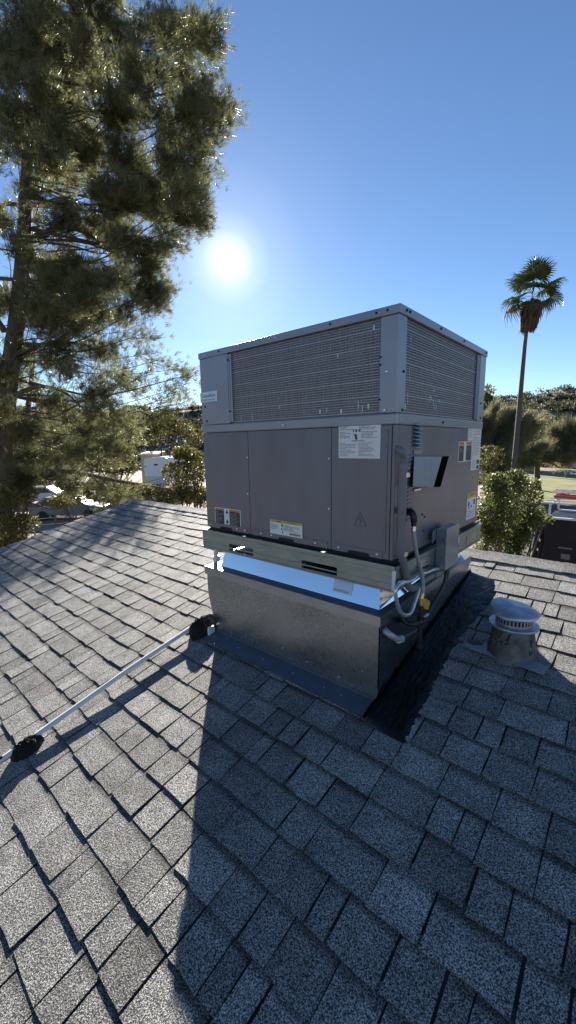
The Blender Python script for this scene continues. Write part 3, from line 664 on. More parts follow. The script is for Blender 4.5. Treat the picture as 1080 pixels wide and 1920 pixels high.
# front panel: its free left edge bows inwards towards the roof
def roofz(y): return RZ0 + y * TS
mb = MB(); nz = 14; zt, zb = -.285, roofz(CY0) - .004; fl = []; fr_ = []
for i in range(nz + 1):
    t = i / nz; z = zt + (zb - zt) * t; s = max(0, (t - .25) / .75); bow = .062 * (s * s * (3 - 2 * s))
    fl.append((CX0 + .002 + bow, z)); fr_.append((CX1, z))
mb.prism([(a, CY0, z) for a, z in fl] + [(a, CY0, z) for a, z in fr_[::-1]], (0, .003, 0))
part(mb, 'front_sheet', M['galv'], curb)
mb = MB(); ys = (CY0 + .0035, CY1); mb.prism([(CX1, ys[0], -.285), (CX1, ys[0], roofz(ys[0]) - .004), (CX1, ys[1], roofz(ys[1]) - .004), (CX1, ys[1], -.285)], (-.003, 0, 0)); part(mb, 'side_sheet', M['galv'], curb)
mb = MB(); xx = CX0 + .07; mb.prism([(xx, ys[0], -.285), (xx, ys[0], roofz(ys[0]) - .004), (xx, ys[1], roofz(ys[1]) - .004), (xx, ys[1], -.285)], (.003, 0, 0)); part(mb, 'side_sheet', M['galv'], curb)
mb = MB(); mb.prism([(xx, CY1 + .001, -.285), (CX1, CY1 + .001, -.285), (CX1, CY1 + .001, roofz(CY1) - .004), (xx, CY1 + .001, roofz(CY1) - .004)], (0, .003, 0)); part(mb, 'rear_sheet', M['galv'], curb)
mb = MB(); mb.box((CX1 - .012, CY0 - .003, -.60), (CX1 + .004, CY0, -.30)); mb.box((CX1, CY0 - .003, -.60), (CX1 + .004, CY0 + .03, -.30)); part(mb, 'corner_clip', M['galv'], curb)
# cap: flat ledge and turned-down rim
mb = MB(); mb.box((CX0 - .010, CY0 - .010, -.252), (CX1 + .010, CY1 + .010, -.249)); part(mb, 'cap_ledge', M['rail_dull'], curb)
mb = MB(); mb.box((CX0 - .010, CY0 - .010, -.299), (CX1 + .010, CY0 - .0065, -.2525)); part(mb, 'cap_rim', M['galv_plain'], curb)
mb = MB(); mb.box((CX1 + .0065, CY0 - .006, -.299), (CX1 + .010, CY1 + .010, -.2525)); part(mb, 'cap_rim', M['galv_plain'], curb)
mb = MB(); mb.box((CX0 - .010, CY0 - .006, -.299), (CX0 - .0065, CY1 + .010, -.2525)); part(mb, 'cap_rim', M['galv_plain'], curb)
# flared collar: four sheets sloping out from the throat to the ledge
bo = [(CX0 + .075, CY0 + .055), (CX1 - .03, CY0 + .055), (CX1 - .03, CY1 - .05), (CX0 + .075, CY1 - .05)]
ti = [(CX0 + .085, CY0 + .102), (CX1 - .055, CY0 + .102), (CX1 - .09, CY1 - .14), (CX0 + .10, CY1 - .14)]
for i in range(4):
    j = (i + 1) % 4; mb = MB(); A = Vector((*bo[i], -.2485)); B = Vector((*bo[j], -.2485)); C_ = Vector((*ti[j], -.1305)); D_ = Vector((*ti[i], -.1305))
    mb.add([A, B, C_, D_], [(0, 1, 2, 3)]); part(mb, 'collar_sheet', M['mirror'], curb)
# throat that carries the unit's weight
mb = MB()
for a, b in (((-1.15, .12, -.249), (-.14, .135, -.1325)), ((-1.15, 1.05, -.249), (-.14, 1.065, -.1325)), ((-1.15, .135, -.249), (-1.135, 1.05, -.1325)), ((-.155, .135, -.249), (-.14, 1.05, -.1325))): mb.box(a, b)
part(mb, 'throat', M['galv_plain'], curb)
mb = MB(); mb.box((-W - .01, -.005, -.1325), (-.0, .12, -.1305)); mb.box((-W - .01, .12, -.1325), (-1.13, D, -.1305)); mb.box((-.16, .12, -.1325), (0, D, -.1305)); mb.box((-1.13, 1.05, -.1325), (-.16, D, -.1305))
part(mb, 'bearing_strip', M['galv_plain'], curb)
# sticker half under the rail
def col_pt(x, t): a = Vector((x, CY0 + .055, -.2485)); b = Vector((x, CY0 + .102, -.1305)); return a.lerp(b, t) + Vector((0, -.0012, .001))
mb = MB(); mb.add([col_pt(-.335, .22), col_pt(-.225, .22), col_pt(-.225, .72), col_pt(-.335, .72)], [(0, 1, 2, 3)]); st = part(mb, 'sticker', M['plate'], curb)
mb = MB()
for i in range(5):
    t = .26 + i * .02; mb.add([col_pt(-.325, t) + Vector((0, -.0006, .0006)), col_pt(-.24, t) + Vector((0, -.0006, .0006)), col_pt(-.24, t + .01) + Vector((0, -.0006, .0006)), col_pt(-.325, t + .01) + Vector((0, -.0006, .0006))], [(0, 1, 2, 3)])
o = mb.build('print', M['inkgrey']); o.parent = st; o['kind'] = 'stuff'
# painted roof flange and its fixings
mb = MB(); f0 = .0165; poly = [roofp(CX0 + .045, -.137 / CS, f0), roofp(CX1 + .015, -.139 / CS, f0), roofp(CX1 + .004, (CY0 + .002) / CS, f0), roofp(CX0 + .065, (CY0 + .002) / CS, f0)]
mb.prism(poly, Vector((0, -SS, CS)) * .002); part(mb, 'roof_flange', M['flange'], curb)
mb = MB(); mb.prism([(CX0 + .066, CY0 - .003, roofz(CY0) - .02), (CX1, CY0 - .003, roofz(CY0) - .02), (CX1, CY0 - .003, roofz(CY0) + .032), (CX0 + .066, CY0 - .003, roofz(CY0) + .032)], (0, .0025, 0)); part(mb, 'flange_hem', M['flange'], curb)
for a, z in ((-1.15, .10), (-.93, .03), (-.72, -.02), (-.50, .04), (-.30, -.04), (-.2, .09)):
    p_ = roofp(a, -.09 / CS, f0 + .002); q = MB(); q.tube([p_, p_ + Vector((0, -SS, CS)) * .003], .005, 8); part(q, 'screw', M['screw'], curb)
for a, z in ((-.80, -.43), (-.38, -.40), (-.62, -.60), (-.45, -.62), (-.25, -.63), (-.95, -.585), (-.12, -.55)): q = MB(); q.tube([(a, CY0, z), (a, CY0 - .003, z)], .0045, 8); part(q, 'screw', M['screw'], curb)

# ------------------------------------------------------------------ sealant
def noise2(x, y, s=1.0): return (math.sin(x * 37.1 * s + 1.3 * math.sin(y * 23 * s)) + math.sin(y * 29.3 * s + 2.1 * math.sin(x * 31 * s + 1)) + .6 * math.sin((x + y) * 71 * s)) / 2.6
def tar_bed():
    # strip along the right side of the curb, climbing its wall
    mb = MB(); nu, nv_ = 12, 90; o = 0
    def right_edge(y):
        t = [(-.165, .150), (-.1, .156), (.1, .145), (.35, .128), (.57, .125), (.8, .150), (.985, .170), (1.1, .160), (1.255, .115)]
        for i in range(len(t) - 1):
            if y <= t[i + 1][0]:
                k = (y - t[i][0]) / (t[i + 1][0] - t[i][0]); return t[i][1] + (t[i + 1][1] - t[i][1]) * max(0, k)
        return t[-1][1]
    for j in range(nv_ + 1):
        y = -.165 + 1.42 * j / nv_; xr = right_edge(y) + .005 * noise2(y, .3, 1.4) + rnd.gauss(0, .0035)
        jig = .012 * noise2(y, .9, 2) if j in (0, nv_) else 0
        for i in range(nu + 1):
            t = i / nu
            if t < .25: x = CX1 + .002 + .006 * t; h = .030 * (1 - t / .25) + .026 + .006 * noise2(y, 5, 1.5) * (1 - t / .25); x += .002 * noise2(y * 3, h * 3)
            else:
                k = (t - .25) / .75; x = CX1 + .004 + (xr - CX1 - .004) * k; h = .030 * (1 - k) ** 2 + .015 + .0012 * noise2(x * 2, y) + rnd.gauss(0, .0007)
            
            if i == nu or j in (0, nv_): h = .006 if t > .3 else h
            mb.v.append(tuple(roofp(x, (y + jig) / CS, h)))
    for j in range(nv_):
        for i in range(nu): a = j * (nu + 1) + i; mb.f.append((a, a + 1, a + nu + 2, a + nu + 1))
    return mb
o = tar_bed().build('sealant_strip', M['tar'], smooth=False); tag(o, 'glossy black mastic brushed along the side of the metal curb', 'sealant')
o.data.polygons.foreach_set('use_smooth', [True] * len(o.data.polygons))
def tar_lump(c, rx, rv, rh, seed, n=26):
    mb = MB(); r2 = random.Random(seed); ph = [r2.uniform(0, 6.28) for _ in range(9)]
    for j in range(n):
        t = j / (n - 1)
        for i in range(30):
            a = 2 * math.pi * i / 30
            edge = 1 + .08 * math.sin(3 * a + ph[0]) + .05 * math.sin(7 * a + ph[1]) + .03 * math.sin(13 * a + ph[2])
            rr = math.sin(t * math.pi / 2) * edge; h = rh * math.cos(t * math.pi / 2) ** .55 * (1 + .08 * math.sin(9 * a + ph[3] + 8 * t) + .07 * r2.uniform(-1, 1))
            mb.v.append(tuple(roofp(c[0] + rx * rr * math.cos(a) + .0015 * r2.gauss(0, 1), c[1] + rv * rr * math.sin(a), .004 + h)))
    for j in range(n - 1):
        for i in range(30): a = j * 30 + i; b = j * 30 + (i + 1) % 30; mb.f.append((a, b, b + 30, a + 30))
    return mb
tag(tar_lump((-1.312, -1.105 / CS), .040, .070, .062, 3).build('sealant_patch', M['tar_rough']), 'black mastic lump sealing the white pipe, away from the curb', 'sealant')
tag(tar_lump((-1.285, -.065 / CS), .066, .112, .088, 5).build('sealant_patch', M['tar_rough']), 'black mastic lump at the curb corner where the white pipe starts', 'sealant')

# ------------------------------------------------------------------ condensate pipe
dp = empty('drain_pipe', tuple(roofp(-1.325, -1.3)), 'white plastic drain pipe lying on the shingles, running down from the curb corner', 'pipe')
def rp(x, y, h): return roofp(x, y / CS, h)
mb = MB(); mb.tube([rp(-1.33, -.05, .050), rp(-1.33, -.55, .056), rp(-1.322, -1.10, .045), rp(-1.322, -1.75, .034)], .0135, 14); part(mb, 'pipe', M['pvc'], dp, smooth=True)
mb = MB(); mb.tube(smooth_path([(-1.325, .16, -.02), (-1.328, .13, -.10), (-1.33, .10, -.17), (-1.33, .10, -.27), (-1.30, .16, -.45), rp(-1.29, .10, .07), rp(-1.33, -.04, .052)], 4), .0145, 12); part(mb, 'riser', M['pvc'], dp, smooth=True)
mb = MB(); mb.tube([(-1.33, .10, -.225), (-1.33, .10, -.275)], .0215, 14); part(mb, 'coupling', M['pvc'], dp, smooth=True)
mb = MB(); mb.tube([(-1.26, .16, -.02), (-1.30, .16, -.018), (-1.328, .158, -.022)], .0185, 12); part(mb, 'elbow', M['pvc'], dp, smooth=True)
mb = MB(); mb.tube([rp(-1.322, -1.20, .052), rp(-1.322, -1.215, .062)], .010, 10); part(mb, 'sealant_dab', M['tar_rough'], dp, smooth=True)
mb = MB(); mb.box((-1.262 + .052, CY0 - .06, roofz(-.1) + .0), (-1.262 + .068, CY0 - .012, roofz(-.1) + .07)); part(mb, 'sunlit_sliver', M['pvc'], dp, bevel=.004)  # white block added as the sunlit sliver at the curb's foot

# ------------------------------------------------------------------ services on the right side
def S(X_, Y_, x): return gx(710 + X_ / 4.685, 830 + Y_ / 4.685, x)
xc = .036
cnd = empty('electrical_conduit', tuple(S(250, 1260, xc)), 'thick grey conduit running from a cabinet elbow down and across to the disconnect box', 'conduit')
mb = MB(); mb.tube(smooth_path([S(225, 200, xc), S(216, 280, xc), S(206, 600, xc), S(201, 950, xc), S(222, 1070, xc), S(240, 1180, xc), S(262, 1262, xc), S(310, 1272, xc), S(400, 1205, xc), S(470, 1165, xc), S(575, 1118, xc)], 4), .0175, 14); part(mb, 'pipe', M['conduit'], cnd, smooth=True)
mb = MB(); mb.tube(smooth_path([S(172, 62, -.005), S(180, 62, .02), S(205, 80, xc), S(222, 130, xc), S(226, 200, xc)], 4), .017, 14); part(mb, 'elbow', M['conduit'], cnd, smooth=True)
mb = MB(); mb.tube([S(226, 180, xc), S(222, 240, xc)], .0235, 14); mb.tube([S(226, 176, xc), S(226, 186, xc)], .026, 14); part(mb, 'fitting', M['conduit'], cnd, smooth=True)
mb = MB(); mb.tube([S(468, 1166, xc), S(530, 1140, xc)], .0225, 14); part(mb, 'coupling', M['conduit'], cnd, smooth=True)
for yy in (282, 972):
    c = S(208 if yy > 500 else 222, yy, xc); mb = MB(); mb.lathe([(.019, -.010), (.020, 0), (.019, .010)], c, 16); mb.box((c.x + .005, c.y - .012, c.z - .009), (c.x + .022, c.y + .010, c.z + .009)); part(mb, 'strap', M['foil'], cnd)
bd = .03
b0 = gx(820, 990, bd); yb = b0.y; zt_ = gx(820, 991, bd).z; zb_ = gx(820, 1064, bd).z
xo = hit(838, 990, (0, 1, 0), yb).x; ye = gx(860, 1000, xo).y
dbx = empty('disconnect_box', (bd, yb, zb_), 'upright grey steel electrical disconnect box with hinged cover on the base rail', 'electrical box')
mb = MB(); mb.box((bd - .004, yb, zb_), (xo - .006, ye, zt_)); part(mb, 'box_body', M['boxgrey'], dbx, bevel=.003)
mb = MB(); mb.box((xo - .0055, yb - .003, zb_ - .002), (xo + .003, ye + .003, zt_ + .003)); part(mb, 'cover', M['boxgrey'], dbx, bevel=.004)
for z in (zb_ + (zt_ - zb_) * .3, zb_ + (zt_ - zb_) * .74): mb = MB(); mb.box((xo - .012, yb - .007, z - .012), (xo + .004, yb - .002, z + .012)); part(mb, 'hinge', M['galv_plain'], dbx, bevel=.001)
mb = MB(); mb.box((xo + .003, ye - .03, zb_ + .11), (xo + .010, ye - .012, zb_ + .145)); part(mb, 'hasp', M['foil'], dbx, bevel=.002)
mb = MB(); mb.prism([(bd - .006, yb - .05, zt_ - .01), (bd - .006, yb - .005, zt_ + .004), (bd - .006, yb - .005, zb_ + .16), (bd - .006, yb - .05, zb_ + .14)], (.003, 0, 0)); part(mb, 'mounting_plate', M['conduit'], dbx)
xg = .066
gh = empty('gas_hose', tuple(S(305, 780, xg)), 'grey coated flexible gas hose hanging from the black elbow to the yellow valve', 'hose')
mb = MB(); mb.tube(smooth_path([S(305, 770, xg), S(315, 860, xg), S(330, 960, xg), S(355, 1060, xg), S(378, 1150, xg), S(389, 1240, xg), S(389, 1335, xg)], 5), .0088, 12); part(mb, 'hose', M['hose'], gh, smooth=True)
mb = MB(); mb.tube(smooth_path([S(255, 605, .0), S(262, 603, .03), S(290, 612, xg - .012), S(308, 650, xg), S(310, 690, xg)], 4), .0145, 12); part(mb, 'elbow', M['iron'], gh, smooth=True)
mb = MB(); a = S(254, 605, .0); mb.tube([(0, a.y, a.z), (.016, a.y, a.z)], .021, 12); part(mb, 'elbow_collar', M['iron'], gh, smooth=True)
mb = MB(); mb.tube([S(309, 688, xg), S(308, 730, xg)], .0125, 6); part(mb, 'nut', M['iron'], gh)
mb = MB(); mb.tube([S(308, 735, xg), S(305, 775, xg)], .0115, 6); part(mb, 'nut', M['foil'], gh)
xl = .052
lc = empty('flexible_conduit', tuple(S(240, 1515, xl)), 'thin silver flexible conduit hanging in a loop beside the gas hose', 'conduit')
lp = smooth_path([S(575, 1105, .034), S(490, 1112, xl), S(430, 1138, xl), S(345, 1165, xl), S(290, 1212, xl), S(205, 1232, xl), S(160, 1270, xl), S(148, 1325, xl), S(165, 1420, xl), S(195, 1492, xl), S(240, 1516, xl), S(285, 1490, xl), S(320, 1400, xl), S(350, 1310, xl), S(378, 1205, xl - .004), S(372, 1120, xl - .012), S(352, 1050, .026)], 8)
mb = MB(); mb.tube(lp, [.0082 + .0007 * (i % 2) for i in range(len(lp))], 10); part(mb, 'tube', M['flexmetal'], lc, smooth=True)
mb = MB(); mb.tube([S(215, 1226, xl), S(190, 1240, xl)], .0125, 10); part(mb, 'clamp', M['flexmetal'], lc, smooth=True)
gpz = empty('gas_pipe', tuple(S(360, 1800, xg)), 'black iron gas pipe with drip leg and brass shutoff valve beside the curb', 'gas pipe')
mb = MB(); mb.tube([S(375, 1430, xg), S(370, 1550, xg)], .0112, 12); part(mb, 'nipple', M['iron'], gpz, smooth=True)
mb = MB(); mb.tube([S(370, 1530, xg), S(366, 1625, xg)], .0155, 12); mb.tube([S(372, 1575, xg), S(340, 1588, xg)], .0155, 12); part(mb, 'tee', M['iron'], gpz, smooth=True)
mb = MB(); mb.tube(smooth_path([S(345, 1586, xg), S(300, 1594, xg - .006), S(255, 1582, xg - .03), S(225, 1566, .02), S(195, 1556, CX1 - .02)], 4), .0125, 12); part(mb, 'branch_pipe', M['iron'], gpz, smooth=True)
mb = MB(); mb.tube([S(366, 1620, xg), S(362, 1770, xg)], .0112, 12); part(mb, 'drip_leg', M['iron'], gpz, smooth=True)
mb = MB(); mb.tube([S(362, 1752, xg), S(361, 1800, xg), S(361, 1806, xg)], [.0155, .0155, .011], 12); part(mb, 'pipe_cap', M['iron'], gpz, smooth=True)
va = part((lambda m_: (m_.tube([S(386, 1322, xg), S(378, 1370, xg), S(376, 1440, xg)], [.010, .0125, .0115], 10), m_)[1])(MB()), 'valve_body', M['brass'], gpz, smooth=True)
mb = MB(); c = S(420, 1420, xg + .006); mb.prism([S(393, 1380, xg + .014), S(420, 1372, xg + .014), S(452, 1392, xg + .014), S(450, 1425, xg + .014), S(438, 1470, xg + .014), S(405, 1462, xg + .014)], (-.02, 0, 0)); part(mb, 'valve_handle', M['yellow'], gpz, bevel=.003)
mb = MB(); mb.tube([S(415, 1525, xg), S(432, 1508, xg)], .007, 8); mb.tube([S(375, 1540, xg), S(418, 1520, xg)], .005, 8); part(mb, 'test_port', M['foil'], gpz, smooth=True)
pc_ = empty('power_conduit', tuple(S(220, 1710, .0)), 'dark flexible conduit rising from a curb elbow to the bottom of the disconnect box', 'conduit')
mb = MB(); mb.tube(smooth_path([S(205, 1718, .022), S(280, 1680, .022), S(345, 1625, .024), S(405, 1550, .030), S(470, 1430, .034), S(530, 1330, .042), S(582, 1230, .056), S(606, 1105, .062)], 5), .0118, 12); part(mb, 'tube', M['conduit_dark'], pc_, smooth=True)
mb = MB(); mb.tube(smooth_path([S(48, 1652, CX1 - .006), S(62, 1655, CX1 + .02), S(105, 1690, .008), S(160, 1722, .02), S(205, 1722, .022)], 4), .0145, 12); part(mb, 'elbow', M['hose'], pc_, smooth=True)
mb = MB(); mb.tube([S(172, 1727, .021), S(200, 1722, .022)], .0185, 12); part(mb, 'nut', M['hose'], pc_, smooth=True)
mb = MB(); a = S(48, 1652, CX1); mb.tube([(CX1 - .002, a.y, a.z), (CX1 + .008, a.y, a.z)], .020, 12); part(mb, 'collar', M['hose'], pc_, smooth=True)

# ------------------------------------------------------------------ roof vent
vx, vy = .372, .60; vz = RZ0 + vy * TS
vent = empty('roof_vent', (vx, vy, vz), 'round dented metal flue cap on a smeared jacket and flashing, on the shingles', 'roof vent')
mb = MB(); hf = .0175; pl4 = [roofp(.155, .505 / CS, hf), roofp(.535, .475 / CS, hf), roofp(.545, .535 / CS, hf), roofp(.50, .548 / CS, hf), roofp(.44, .565 / CS, hf), roofp(.30, .60 / CS, hf), roofp(.22, .575 / CS, hf), roofp(.165, .572 / CS, hf)]
mb.prism(pl4, Vector((0, -SS, CS)) * .003); part(mb, 'flashing', M['flashing'], vent)
mb = MB()
for (a, b, y0_, y1_) in ((.27, .36, .515, .552), (.175, .245, .545, .567)):
    pts = [roofp(a + (b - a) * t + .004 * rnd.gauss(0, 1), (y0_ if k else y1_) / CS + .006 * rnd.gauss(0, 1), hf + .0045) for k, ts_ in ((1, (0, .33, .66, 1)), (0, (1, .66, .33, 0))) for t in ts_]
    mb.prism(pts, Vector((0, -SS, CS)) * .0006)
part(mb, 'rust_flake', M['rust'], vent)
def vw(r, a, j): return .006 * math.sin(3 * a + 1) * (r / .1) if j < 3 else .002 * math.sin(5 * a)
mb = MB(); mb.lathe([(.128, -.035), (.112, .012), (.104, .05), (.098, .10), (.092, .142)], (vx, vy, vz), 36, vw); part(mb, 'jacket', M['ventbase'], vent, smooth=True)
mb = MB(); r3 = random.Random(4)
for k in range(9):                        # cracked bands of old sealant
    a = -2.3 + r3.uniform(0, 1.9); z = r3.uniform(.04, .12); pth = []
    for i in range(5): a += r3.uniform(-.14, .16); z += r3.uniform(-.022, .022); z = min(max(z, .03), .138); rr = .1065 - (z - .03) * .11; pth.append((vx + rr * math.cos(a), vy + rr * math.sin(a), vz + z))
    mb.tube(pth, .0022, 5)
part(mb, 'sealant_cracks', M['tar_rough'], vent)
def cw(r, a, j): return (.013 * math.cos(a - 2.6) + .008 * math.cos(2 * a + .6) + .003 * math.cos(5 * a)) * (r / .118)
mb = MB(); mb.lathe([(.082, .138), (.112, .142), (.114, .148), (.112, .153), (.082, .155)], (vx, vy, vz), 40); part(mb, 'collar_disc', M['vent'], vent, smooth=True)
mb = MB(); mb.lathe([(.074, .150), (.074, .215)], (vx, vy, vz), 32); part(mb, 'inner_core', M['black'], vent)
mb = MB(); mb.lathe([(.083, .154), (.083, .166)], (vx, vy, vz), 40); mb.lathe([(.083, .192), (.083, .222)], (vx, vy, vz), 40); rg = part(mb, 'slot_ring', M['vent'], vent, smooth=True)
for k in range(32):
    a0 = 2 * math.pi * k / 32; wdt = .062; mb = MB(); q = []
    for r_ in (.0805, .0832):
        for aa_ in (a0 - wdt / 1.5, a0 + wdt / 1.5): q.append((r_ * math.cos(aa_), r_ * math.sin(aa_)))
    P = [(vx + q[i][0], vy + q[i][1], vz + z) for z in (.164, .194) for i in (0, 1, 3, 2)]; mb.hexa(P); o = mb.build('slat', M['vent']); o.parent = rg
mb = MB(); mb.lathe([(.078, .212), (.106, .208), (.112, .217), (.109, .227), (.088, .237), (.05, .244), (.001, .245)], (vx, vy, vz), 44, cw); part(mb, 'cap', M['vent'], vent, smooth=True)

# ------------------------------------------------------------------ trees and shrubs
def limb(mb, pts, r0, r1, n=7, sub=4):
    pp = smooth_path(pts, sub); k = len(pp); mb.tube(pp, [r0 + (r1 - r0) * i / (k - 1) for i in range(k)], n)
PD = 12.0
def pine():
    pth = [W3(x, y, PD) for x, y in ((10, 1130), (4, 900), (14, 740), (34, 580), (45, 450), (50, 340), (62, 200), (88, 60), (118, -100), (150, -320))]
    pth[0].z = GZ - .1; base = pth[0]
    t = empty('pine_tree', (base.x, base.y, GZ), 'huge shaggy green pine with long bare lower limbs, beyond the roof edge', 'tree')
    mb = MB(); k = smooth_path(pth, 5); mb.tube(k, [.29 - .23 * (i / (len(k) - 1)) for i in range(len(k))], 12); part(mb, 'trunk', M['bark'], t, smooth=True)
    L = []                                  # clumps: px, py, rx, ry (pixels), depth offset, share
    def c(*a): L.append(a)
    for a in ((60, 40, 95, 70, 0, 1), (170, 30, 80, 60, -.8, 1), (150, 120, 85, 60, .6, 1), (235, 75, 50, 45, .2, .9), (255, 140, 55, 45, -.9, .9), (350, 75, 52, 42, .5, .9), (395, 85, 32, 40, .3, .7), (398, 150, 32, 45, -.3, .7),
              (330, 140, 55, 50, 1.0, .9), (365, 210, 52, 50, -.6, 1), (300, 220, 60, 50, .7, 1), (215, 200, 70, 50, -1.2, 1), (110, 200, 80, 55, 1.2, 1), (385, 270, 34, 45, .2, .7), (340, 300, 55, 50, -.9, 1), (270, 300, 60, 45, 1.1, 1),
              (180, 290, 70, 50, -.3, 1), (372, 350, 32, 40, .6, .7), (345, 395, 42, 38, -.4, .8), (290, 380, 60, 45, .9, 1), (210, 370, 65, 45, -1.0, 1), (130, 340, 55, 40, .6, .8), (370, 420, 26, 26, .2, .5), (325, 445, 42, 30, .6, .8), (255, 450, 60, 42, -.7, 1), (180, 440, 60, 40, .8, .9),
              (290, 505, 38, 28, -.2, .8), (225, 525, 60, 38, .8, 1), (150, 510, 55, 38, -.6, .8), (295, 570, 35, 30, .4, .8), (235, 595, 55, 36, -.8, 1), (165, 590, 60, 40, .9, .9), (90, 600, 55, 40, -1.1, .7), (270, 625, 40, 24, -.3, .7), (200, 660, 60, 34, .4, 1), (120, 670, 60, 40, -.5, .9),
              (300, 675, 45, 24, .7, .8), (345, 705, 35, 28, -.2, .8), (270, 720, 55, 32, .3, 1), (190, 735, 60, 36, -.9, 1), (100, 750, 65, 40, .6, .9), (345, 755, 32, 26, .8, .7), (230, 790, 55, 34, .2, .9), (150, 800, 60, 36, -.5, 1), (60, 810, 60, 40, .9, .9), (215, 845, 40, 26, -.8, .7), (120, 850, 55, 30, .3, .8), (30, 870, 50, 34, -.9, .8), (10, 700, 40, 40, .8, .4),
              (20, 560, 36, 40, 1.2, .35), (0, 120, 60, 80, -.6, .9), (-90, 200, 90, 90, .4, .8), (-120, 420, 90, 90, 0, .7), (-110, 640, 90, 80, .6, .8), (-100, 830, 90, 60, -.4, .8), (60, -90, 120, 80, 0, .9), (200, -80, 90, 70, .5, .9), (100, -230, 110, 90, .2, .8), (-60, -120, 90, 90, -.5, .7),
              (60, 895, 50, 26, -1.2, .9), (20, 920, 45, 26, -1.0, .8), (110, 890, 45, 22, -.9, .8), (150, 905, 50, 22, -1.3, .7), (200, 915, 40, 18, -1.0, .5), (230, 925, 45, 22, -1.4, .5), (40, 260, 45, 40, 1.4, .3)): c(*a)
    # finer sprays spread through the crown's outline
    poly = [(-60, -150), (235, -150), (250, 10), (275, 45), (312, 28), (335, 55), (360, 32), (408, 42), (424, 100), (428, 160), (416, 250), (398, 330), (390, 400), (366, 455), (326, 495), (316, 540), (318, 590), (300, 630), (338, 662), (370, 690), (372, 765), (300, 790), (262, 830), (235, 870), (120, 880), (-60, 900)]
    def inside(x, y):
        r = False
        for i in range(len(poly)):
            (x1, y1), (x2, y2) = poly[i], poly[i - 1]
            if (y1 > y) != (y2 > y) and x < (x2 - x1) * (y - y1) / (y2 - y1) + x1: r = not r
        return r
    r5 = random.Random(21); m_ = 0
    while m_ < 190:
        x, y = r5.uniform(-60, 430), r5.uniform(-150, 890)
        if not inside(x, y): continue
        if 0 < x < 110 and 290 < y < 470 and r5.random() < .45: continue
        if x > 250 and y > 600 and r5.random() < .5: continue
        if x > 130 and r5.random() < .25: continue
        q_ = r5.uniform(20, 34); c(x, y, q_ * 1.25, q_ * .8, r5.uniform(-2.2, 2.2), .8 if y < 560 or x < 200 else .42); m_ += 1
    cents, axes = [], []; br = MB(); tw = MB()
    trunk_pts = k
    for (x, y, rx, ry, dz, sh) in L:
        d = PD + dz * 1.25; ctr = W3(x, y, d); s = d / FPX; R_ = ((rx + ry) / 2) * s
        fine = rx < 43 and abs(rx / ry - 1.5625) < .01
        if y > 580 and x > 230: sh *= .42
        elif y > 580 and x > 120: sh *= .75
        n = int(600 * sh * (rx * ry / 2600) ** .8)
        # a handful of sprays inside the clump, tufts gathered along each
        ns = max(5, int(n / 34)); sp = unit(ns) * (rng.uniform(.15, 1, ns) ** .5)[:, None]
        rvx = np.array(RV) * rx * s; rvy = np.array(UV) * ry * s; rvz = np.array(FW) * (rx * .9) * s
        cn = np.array(ctr); tips = cn + sp[:, :1] * rvx + sp[:, 1:2] * rvy + sp[:, 2:] * rvz
        # limb from the trunk to the clump
        a = min(trunk_pts, key=lambda q: (q - ctr - Vector((0, 0, -.7))).length)
        mid = a.lerp(ctr, .55) + Vector((0, 0, -.12 * (a - ctr).length + .1)); limb(br, [a, a.lerp(mid, .5) + Vector((rnd.gauss(0, .06), rnd.gauss(0, .06), rnd.gauss(0, .06))), mid, ctr], .007 + (.004 if fine else .009) * (a - ctr).length, .006, 6, 4)
        for tp in tips:
            tv = Vector(tp); st_ = ctr.lerp(mid, rnd.uniform(0, .35)); dr = (tv - st_); m2 = st_ + dr * .5 + Vector((rnd.gauss(0, .04), rnd.gauss(0, .04), -.05 * dr.length)); tw.tube([st_, m2, tv], [.009, .006, .003], 4, cap=False)
            kk = max(6, int(n / ns)); t_ = rng.uniform(.25, 1.08, kk)[:, None]
            P = np.array(st_) + (np.array(tv) - np.array(st_)) * t_ + rng.normal(size=(kk, 3)) * .135
            cents.append(P); ax = np.array(dr.normalized()) * .8 + np.array((0, 0, .35)); axes.append(np.repeat(ax[None, :], kk, 0))
    # bare horizontal lower limbs with fine dead twigs
    for pts, r0, r1, dep in (([(0, 898), (60, 886), (130, 884), (200, 898), (260, 908), (312, 916)], .085, .022, 10.6), ([(45, 455), (80, 440), (120, 425), (175, 440)], .13, .05, 12), ([(48, 392), (20, 382), (-30, 392)], .07, .04, 11.9), ([(-20, 520), (50, 528), (110, 548), (190, 575)], .06, .02, 11.3), ([(14, 700), (60, 655), (110, 640), (170, 650)], .09, .03, 12.3), ([(20, 745), (70, 725), (120, 735), (160, 770)], .07, .02, 11.4), ([(30, 590), (70, 560), (100, 520)], .06, .02, 12.6), ([(8, 620), (-30, 560), (-60, 480)], .10, .05, 12.2), ([(55, 870), (52, 780), (60, 700), (64, 640)], .10, .05, 12.8)):
        P = [W3(x, y, dep) for x, y in pts]; limb(br, P, r0, r1, 8, 4); pp = smooth_path(P, 6)
        for _ in range(26):
            a = rnd.choice(pp[6:]); d_ = Vector((rnd.gauss(0, .5), rnd.gauss(0, .5), rnd.gauss(-.15, .45))); tw.tube([a, a + d_ * .5 + Vector((0, 0, rnd.gauss(0, .06))), a + d_ + Vector((0, 0, -.12))], [.009, .006, .003], 4, cap=False)
    part(br, 'limbs', M['bark'], t, smooth=True); part(tw, 'twigs', M['twig'], t)
    cen = np.concatenate(cents); axs = np.concatenate(axes); V, T, A = needles(cen, axs, 12, .165, .0125, .6)
    cr = np_mesh('crown', V, T, M['needle'], attr=A); reparent(cr, t)
    return len(T)
ntri = pine()

